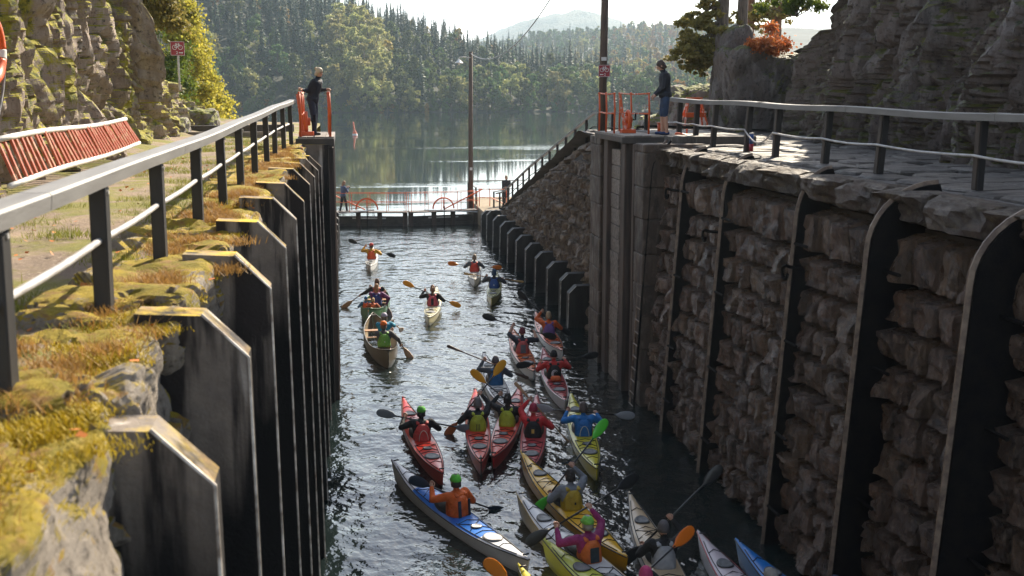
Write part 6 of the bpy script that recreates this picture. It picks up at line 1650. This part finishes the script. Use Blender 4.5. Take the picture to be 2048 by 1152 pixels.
SPEC = [
 # seat px, tip px, which, kayak(label, deck, hull, extra), person(label, col, vest, extra), paddle(a, b, label, blade, shaft, L, style)
 ((743, 516), (740, 537), 'stern', ('white kayak closest to the far gate', WHT, WHT, dict(rudder=True)), ('paddler in yellow jacket, orange vest and red cap closest to the far gate', (.62, .33, .02), (.75, .10, .015), dict(gear=('cap', (.6, .04, .03)), hair=(.1, .06, .04))), ((699, 481), (789, 513), 'black paddle of the yellow jacketed paddler', 'carbon', 'carbon', 2.2, 'blade')),
 ((949, 541), (949, 562), 'stern', ('cream kayak under the grey jacketed paddler with orange paddle', (.66, .64, .58), WHT, {}), ('paddler in grey jacket and orange red vest with blond hair', GRY, (.72, .06, .03), dict(gear=('none', None), hair=(.28, .2, .13))), ((893, 527), (1006, 536), 'bright orange paddle held level by the grey jacketed paddler', (.85, .22, .02), 'carbon', 2.25, 'blade')),
 ((988, 574), (984, 594), 'stern', ('pale yellow kayak under the paddler with blue vest and hood', (.62, .60, .26), (.60, .52, .14), {}), ('paddler in dark jacket, blue vest and blue hood', DKG, (.02, .08, .30), dict(gear=('hood', (.02, .06, .13)), hair=None, vst='logo', vcol2=(.6, .65, .7))), ((926, 547), (1049, 564), 'pale wooden paddle of the blue hooded paddler', (.52, .31, .10), 'wood_paddle', 2.3, 'stick')),
 ((865, 609), (874, 573), 'bow', ('cream yellow kayak of the woman with long brown ponytail', (.66, .62, .40), (.62, .57, .34), {}), ('woman with long brown ponytail, dark top and pink vest', BK, (.66, .10, .12), dict(gear=('ponytail', None), hair=(.20, .10, .055), vst='hole', vcol2=BK)), ((812, 567), (915, 611), 'orange bladed paddle of the woman with the ponytail', (.88, .36, .02), 'carbon', 2.2, 'blade')),
 ((1099, 667), (1074, 630), 'bow', ('white kayak with orange deck beside the low wall buttress', (.72, .13, .03), WHT, dict(front_col=(.70, .16, .05))), ('fair haired paddler in orange jacket and purple vest', (.70, .13, .02), (.22, .12, .36), dict(gear=('none', None), hair=(.42, .30, .18))), ((1040, 588), (1138, 668), 'black paddle of the purple vested paddler', 'carbon', 'carbon', 2.2, 'blade')),
 ((1046, 703), (1022, 655), 'bow', ('orange and white kayak of the paddler with raised arms and maroon cap', (.72, .15, .03), WHT, {}), ('paddler in maroon cap and dark shirt with pink and grey vest, arms raised', (.03, .032, .05), (.62, .12, .11), dict(gear=('beanie', (.17, .025, .04)), hair=(.1, .06, .04), vst='panel', vcol2=(.16, .16, .18), forearm_bare=True)), ((966, 632), (1112, 676), 'black paddle held high by the maroon capped paddler', 'carbon', 'carbon', 2.25, 'blade')),
 ((1109, 753), (1087, 700), 'bow', ('dark red kayak with orange deck bag', (.46, .04, .05), (.60, .54, .5), dict(bag=True, trim=WHT)), ('paddler in red jacket and black vest with white crescent emblem', (.62, .04, .035), BK, dict(gear=('beanie', (.012, .013, .016)), hair=None, vst='swoosh', vcol2=(.75, .75, .75))), ((1036, 732), (1194, 710), 'black paddle of the red jacketed paddler with crescent emblem', 'carbon', 'carbon', 2.2, 'blade')),
 ((993, 766), (967, 708), 'bow', ('white kayak of the grey jacketed paddler with long brown stick paddle', WHT, (.6, .6, .6), {}), ('paddler in grey jacket with bright blue collar and vest and grey cap', (.085, .095, .11), (.02, .13, .30), dict(gear=('beanie', (.13, .11, .115)), hair=None)), ((898, 693), (1053, 755), 'long dark brown stick paddle', 'wood_dark', 'wood_dark', 2.3, 'stick')),
 ((846, 876), (803, 794), 'bow', ('red kayak of the paddler with green cap and red vest', RED, (.42, .03, .025), {}), ('paddler in green cap, black sleeves and coral red vest', BK, (.64, .07, .06), dict(gear=('cap', (.12, .55, .06)), hair=(.03, .03, .03), vst='pack', vcol2=(.58, .06, .05))), ((780, 830), (922, 856), 'grey bladed paddle of the green capped paddler with red vest', (.20, .22, .24), 'carbon', 2.2, 'blade')),
 ((956, 857), (950, 784), 'bow', ('red kayak with rudder, between two paddlers in red vests', RED, (.5, .04, .03), dict(rudder=True)), ('grey haired paddler in yellow green vest with dark stripes', BK, (.44, .50, .04), dict(gear=('none', None), hair=(.16, .15, .15), vst='stripes', vcol2=BK)), ((908, 850), (992, 742), 'steep paddle with one rust and one amber blade', [(.55, .16, .05), (.85, .42, .03)], 'carbon', 2.2, 'blade')),
 ((1013, 848), (1037, 783), 'bow', ('red kayak of the woman with dark ponytail', RED, (.45, .03, .03), {}), ('woman with long dark ponytail and yellow green vest', BK, (.46, .52, .04), dict(gear=('ponytail', None), hair=(.02, .018, .018))), ((974, 768), (1052, 832), 'amber bladed paddle of the woman with dark ponytail', [(.85, .40, .03), (.5, .2, .04)], 'carbon', 2.1, 'blade')),
 ((1066, 870), (1074, 790), 'bow', ('rose red kayak of the red jacketed paddler with amber vest', (.48, .05, .06), (.42, .04, .05), {}), ('paddler in red jacket and red hat with black and amber vest', (.62, .03, .035), BK, dict(gear=('beanie', (.40, .03, .07)), hair=None, vst='skull')), ((1062, 800), (1118, 862), 'pale wooden paddle of the red jacketed paddler with amber vest', (.50, .33, .20), 'wood_paddle', 2.0, 'stick')),
 ((1168, 867), (1141, 788), 'bow', ('yellow kayak of the paddler in bright blue jacket', (.62, .55, .03), (.60, .50, .03), {}), ('short haired paddler in bright blue jacket and blue vest', (.02, .20, .55), (.02, .17, .48), dict(gear=('none', None), hair=(.12, .09, .08), vst='pack', vcol2=(.02, .15, .42))), ((1080, 817), (1258, 832), 'grey bladed paddle held level by the blue jacketed paddler', (.34, .35, .37), 'carbon', 2.25, 'blade')),
 ((922, 1026), (801, 936), 'bow', ('blue and white sea kayak of the paddler in orange jacket', BLU, (.62, .60, .58), dict(front_col=(.66, .66, .68), hatch=(.62, .60, .58))), ('paddler in orange hooded jacket and bright green cap', (.72, .13, .015), (.70, .12, .015), dict(gear=('cap', (.12, .60, .05)), hair=(.04, .03, .03), vst='bars', vcol2=(.02, .03, .05), twist=.25)), ((810, 955), (1022, 1032), 'dark paddle of the orange jacketed paddler in green cap', (.02, .035, .06), 'carbon', 2.2, 'blade')),
 ((1148, 1014), (1053, 918), 'bow', ('long yellow sea kayak of the paddler in mustard vest', (.74, .42, .02), (.70, .36, .015), {}), ('dark haired paddler in grey shirt and mustard yellow vest', (.22, .24, .27), (.52, .36, .03), dict(gear=('none', None), hair=(.025, .02, .02), vst='logo', vcol2=BK)), ((1193, 868), (1088, 1003), 'bright green bladed paddle held steeply', (.10, .62, .05), 'carbon', 2.2, 'blade')),
 ((1186, 1118), (1037, 992), 'bow', ('white kayak with gold edge of the paddler in magenta jacket', (.62, .62, .62), (.42, .36, .24), dict(trim=(.35, .24, .06))), ('paddler in magenta jacket, orange vest and green cap', (.30, .025, .14), (.74, .17, .03), dict(gear=('cap', (.22, .62, .10)), hair=(.3, .28, .26), vst='panel', vcol2=(.03, .05, .06))), ((1052, 1088), (1278, 952), 'black paddle lifted by the magenta jacketed paddler', 'carbon', 'carbon', 2.2, 'blade')),
 ((1331, 1130), (1264, 1000), 'bow', ('tan wooden kayak of the paddler in black jacket', (.56, .42, .26), (.52, .40, .27), {}), ('paddler in grey knitted hat, black jacket and pale grey vest', BK, (.40, .41, .43), dict(gear=('beanie', (.13, .12, .125)), hair=None)), ((1433, 945), (1257, 1118), 'black paddle raised by the paddler in grey vest', 'carbon', 'carbon', 2.25, 'blade')),
]
for sp_, tp_, wh_, kk, pp, pd in SPEC:
    seat, hd = place(sp_, tp_, wh_, .30, .36 if wh_ == 'bow' else .26)
    kayak(seat, hd, kk[0], kk[1], kk[2], **kk[3])
    ex = dict(pp[3]); crew(seat, hd, pp[0], None, pd, col=pp[1], col_vest=pp[2], **ex)
# boats cut by the lower edge of the picture
def cut_boat(bow, along, label, deck, hull, plabel, pcol, pvest, pads=None, L_=5.2, person=True, kk={}, **ex):
    b_, a_ = az(*bow, .38), az(*along, .28); b_.z = a_.z = 0; d = (b_ - a_).normalized(); hd = math.atan2(-d.x, d.y); seat = b_ - d * (L_ * .53 + .05)
    kayak(seat, hd, label, deck, hull, L_, **kk)
    if person: crew(seat, hd, plabel, None, pads, col=pcol, col_vest=pvest, **ex)
cut_boat((1089, 1081), (1178, 1150), 'lime yellow kayak overlapping the white and gold one', (.52, .56, .08), (.46, .50, .06), 'paddler in patterned pink hat in the lime kayak', BK, (.25, .05, .12), ((1352, 1090), (1215, 1215), 'orange bladed paddle of the pink hatted paddler', (.85, .20, .015), 'carbon', 2.2, 'blade'), gear=('beanie', (.55, .06, .18)), hair=None)
cut_boat((1399, 1069), (1466, 1150), 'pinkish white kayak with red deck lines', (.62, .54, .56), (.56, .5, .5), 'paddler in pale grey cap in the pinkish white kayak', GRY, (.2, .2, .22), ((1440, 1230), (1600, 1215), 'dark paddle of the pale capped paddler', 'carbon', 'carbon', 2.2, 'blade'), kk=dict(trim=(.5, .05, .06)), gear=('cap', (.38, .36, .33)), hair=(.3, .28, .26))
cut_boat((1476, 1085), (1548, 1152), 'bright blue kayak beside the pinkish white one', (.02, .20, .60), (.10, .25, .5), 'paddler in dark blue cap in the bright blue kayak', BK, (.03, .06, .14), ((1530, 1260), (1720, 1225), 'dark paddle of the blue capped paddler', 'carbon', 'carbon', 2.2, 'blade'), gear=('beanie', (.02, .04, .10)), hair=None)
cut_boat((1040, 1136), (1062, 1172), 'yellow kayak showing only the tip of its bow', (.66, .55, .05), (.6, .5, .05), 'paddler in dark jacket behind the yellow bow tip', BK, (.3, .3, .05), ((1000, 1152), (1150, 1285), 'orange paddle blade rising at the water by the yellow bow tip', (.80, .24, .02), 'carbon', 2.2, 'blade'), gear=('none', None), hair=(.1, .06, .04))
# canoes
def canoe_crew(px_, hd, label, z, **kw):
    s_ = az(px_[0], px_[1], z); s_.z = 0; return s_
st, bw_ = az(737, 640, .15), az(764, 586, .30); ct, hd, L_ = canoe(st, bw_, 'green canoe carrying two adults and two small children', (.10, .24, .11), (.05, .10, .06)); d = (bw_ - st); d.z = 0; d.normalize(); st.z = 0
def single_paddle(top, tip, label, col='wood_paddle'):
    top, tip = Vector(top), Vector(tip); t = thing('paddle', (top + tip) / 2, label, 'paddle'); dd = (tip - top).normalized(); w_ = dd.cross((CAM - tip).normalized()).normalized(); n = dd.cross(w_); L2 = (tip - top).length
    MB().tube([top, top + dd * (L2 - .45)], .016, 8).build('shaft', M[col], t, smooth=True)
    MB().tube([top - w_ * .06, top + w_ * .06], .02, 6).build('grip', M[col], t, smooth=True)
    rings = [[top + dd * (L2 - .5 + f) + w_ * (a * math.cos(q)) + n * (b * math.sin(q)) for q in np.linspace(0, 2 * math.pi, 10, endpoint=False)] for f, a, b in ((0, .016, .016), (.08, .05, .012), (.2, .085, .009), (.4, .09, .008), (.48, .06, .006), (.5, .02, .005))]
    MB().loft(rings).build('blade', M[col], t, smooth=True)
    return dd
def canoeist(pos, hd, label, side, plabel, tip_px, z=.24, pcol='wood_paddle', tipz=-.05, **kw):
    m = Matrix.Translation(Vector((pos.x, pos.y, z))) @ Matrix.Rotation(hd, 4, 'Z'); inv = m.inverted(); tip = az(tip_px[0], tip_px[1], tipz)
    k = kw.get('k', 1.0); topl = Vector((side * .26, .34, .50)) * k; top_ = m @ topl; dd = (tip - top_).normalized(); L2 = 1.35
    tip = top_ + dd * max(1.1, min(1.6, (tip - top_).length)); low = top_ + dd * .52
    hn = [(inv @ top_, inv.to_3x3() @ dd), (inv @ low, inv.to_3x3() @ dd)]
    if side > 0: pass
    hands = hn if side > 0 else [hn[1], hn[0]]
    single_paddle(top_, tip, plabel, pcol); paddler(m, label, hands=hands, kneel=True, **kw)
rtv = Vector((math.cos(hd), math.sin(hd), 0))
canoeist(st + d * (L_ * .62), hd, 'man in pink vest paddling at the front of the green canoe', -1, 'wooden paddle on the left of the green canoe', (683, 618), col=DKG, col_vest=(.60, .10, .10), gear=('none', None), hair=(.14, .07, .04))
canoeist(st + d * (L_ * .36) + rtv * .10, hd, 'woman in purple top and blue vest in the green canoe', 1, 'dark paddle on the right of the green canoe', (781, 637), pcol='wood_dark', col=(.15, .035, .14), col_vest=(.03, .06, .22), gear=('long', None), hair=(.36, .18, .08))
for (off, sd_, lab, gear, hr_, sl_) in ((.27, -.22, 'small child in blue hat and orange life jacket in the green canoe', ('beanie', (.02, .16, .42)), None, (.05, .16, .28)), (.20, .06, 'small fair haired child in orange life jacket in the green canoe', ('none', None), (.60, .40, .20), (.5, .12, .04))):
    p = st + d * (L_ * off) + rtv * sd_; m = Matrix.Translation(Vector((p.x, p.y, .20))) @ Matrix.Rotation(hd, 4, 'Z')
    paddler(m, lab, sl_, (.80, .13, .015), k=.62, gear=gear, hair=hr_, kneel=True, hands=[(Vector((-.17, .16, .18)), Vector((1, 0, 0))), (Vector((.17, .16, .18)), Vector((1, 0, 0)))])
st, bw_ = az(777, 728, .15), az(746, 640, .30); ct, hd, L_ = canoe(st, bw_, 'long tan canoe with two paddlers behind the green canoe', (.15, .125, .09), (.36, .29, .20)); d = (bw_ - st); d.z = 0; d.normalize(); st.z = 0; rtv = Vector((math.cos(hd), math.sin(hd), 0))
canoeist(st + d * (L_ * .24), hd, 'paddler in orange cap and green vest at the stern of the tan canoe', 1, 'wooden paddle dipping beside the tan canoe', (823, 719), col=(.085, .085, .09), col_vest=(.17, .42, .06), gear=('cap', (.78, .16, .01)), hair=(.2, .12, .08), vst='logo', vcol2=(.6, .7, .5))
canoeist(st + d * (L_ * .46) + rtv * .12, hd, 'paddler in pale cap and turquoise top in the tan canoe', 1, 'short wooden paddle held by the turquoise paddler', (812, 668), col=(.02, .26, .42), col_vest=(.02, .2, .34), gear=('cap', (.42, .40, .52)), hair=(.2, .14, .1), novest=True)
# ------------------------------------------------------------------ the hazy air
m = bpy.data.materials.new('hazy_air'); m.use_nodes = True; t = m.node_tree; t.nodes.clear()
o_ = t.nodes.new('ShaderNodeOutputMaterial'); pv = t.nodes.new('ShaderNodeVolumePrincipled')
pv.inputs['Color'].default_value = (.66, .84, 1.0, 1); pv.inputs['Density'].default_value = .00019; pv.inputs['Anisotropy'].default_value = .25
t.links.new(pv.outputs[0], o_.inputs['Volume'])
mb = MB(); mb.box((600, 1900, 128), (5000, 4400, 276)); hz = mb.build('haze', m, label='thin bluish haze filling the air over lake and hills', cat='haze', kind='stuff')
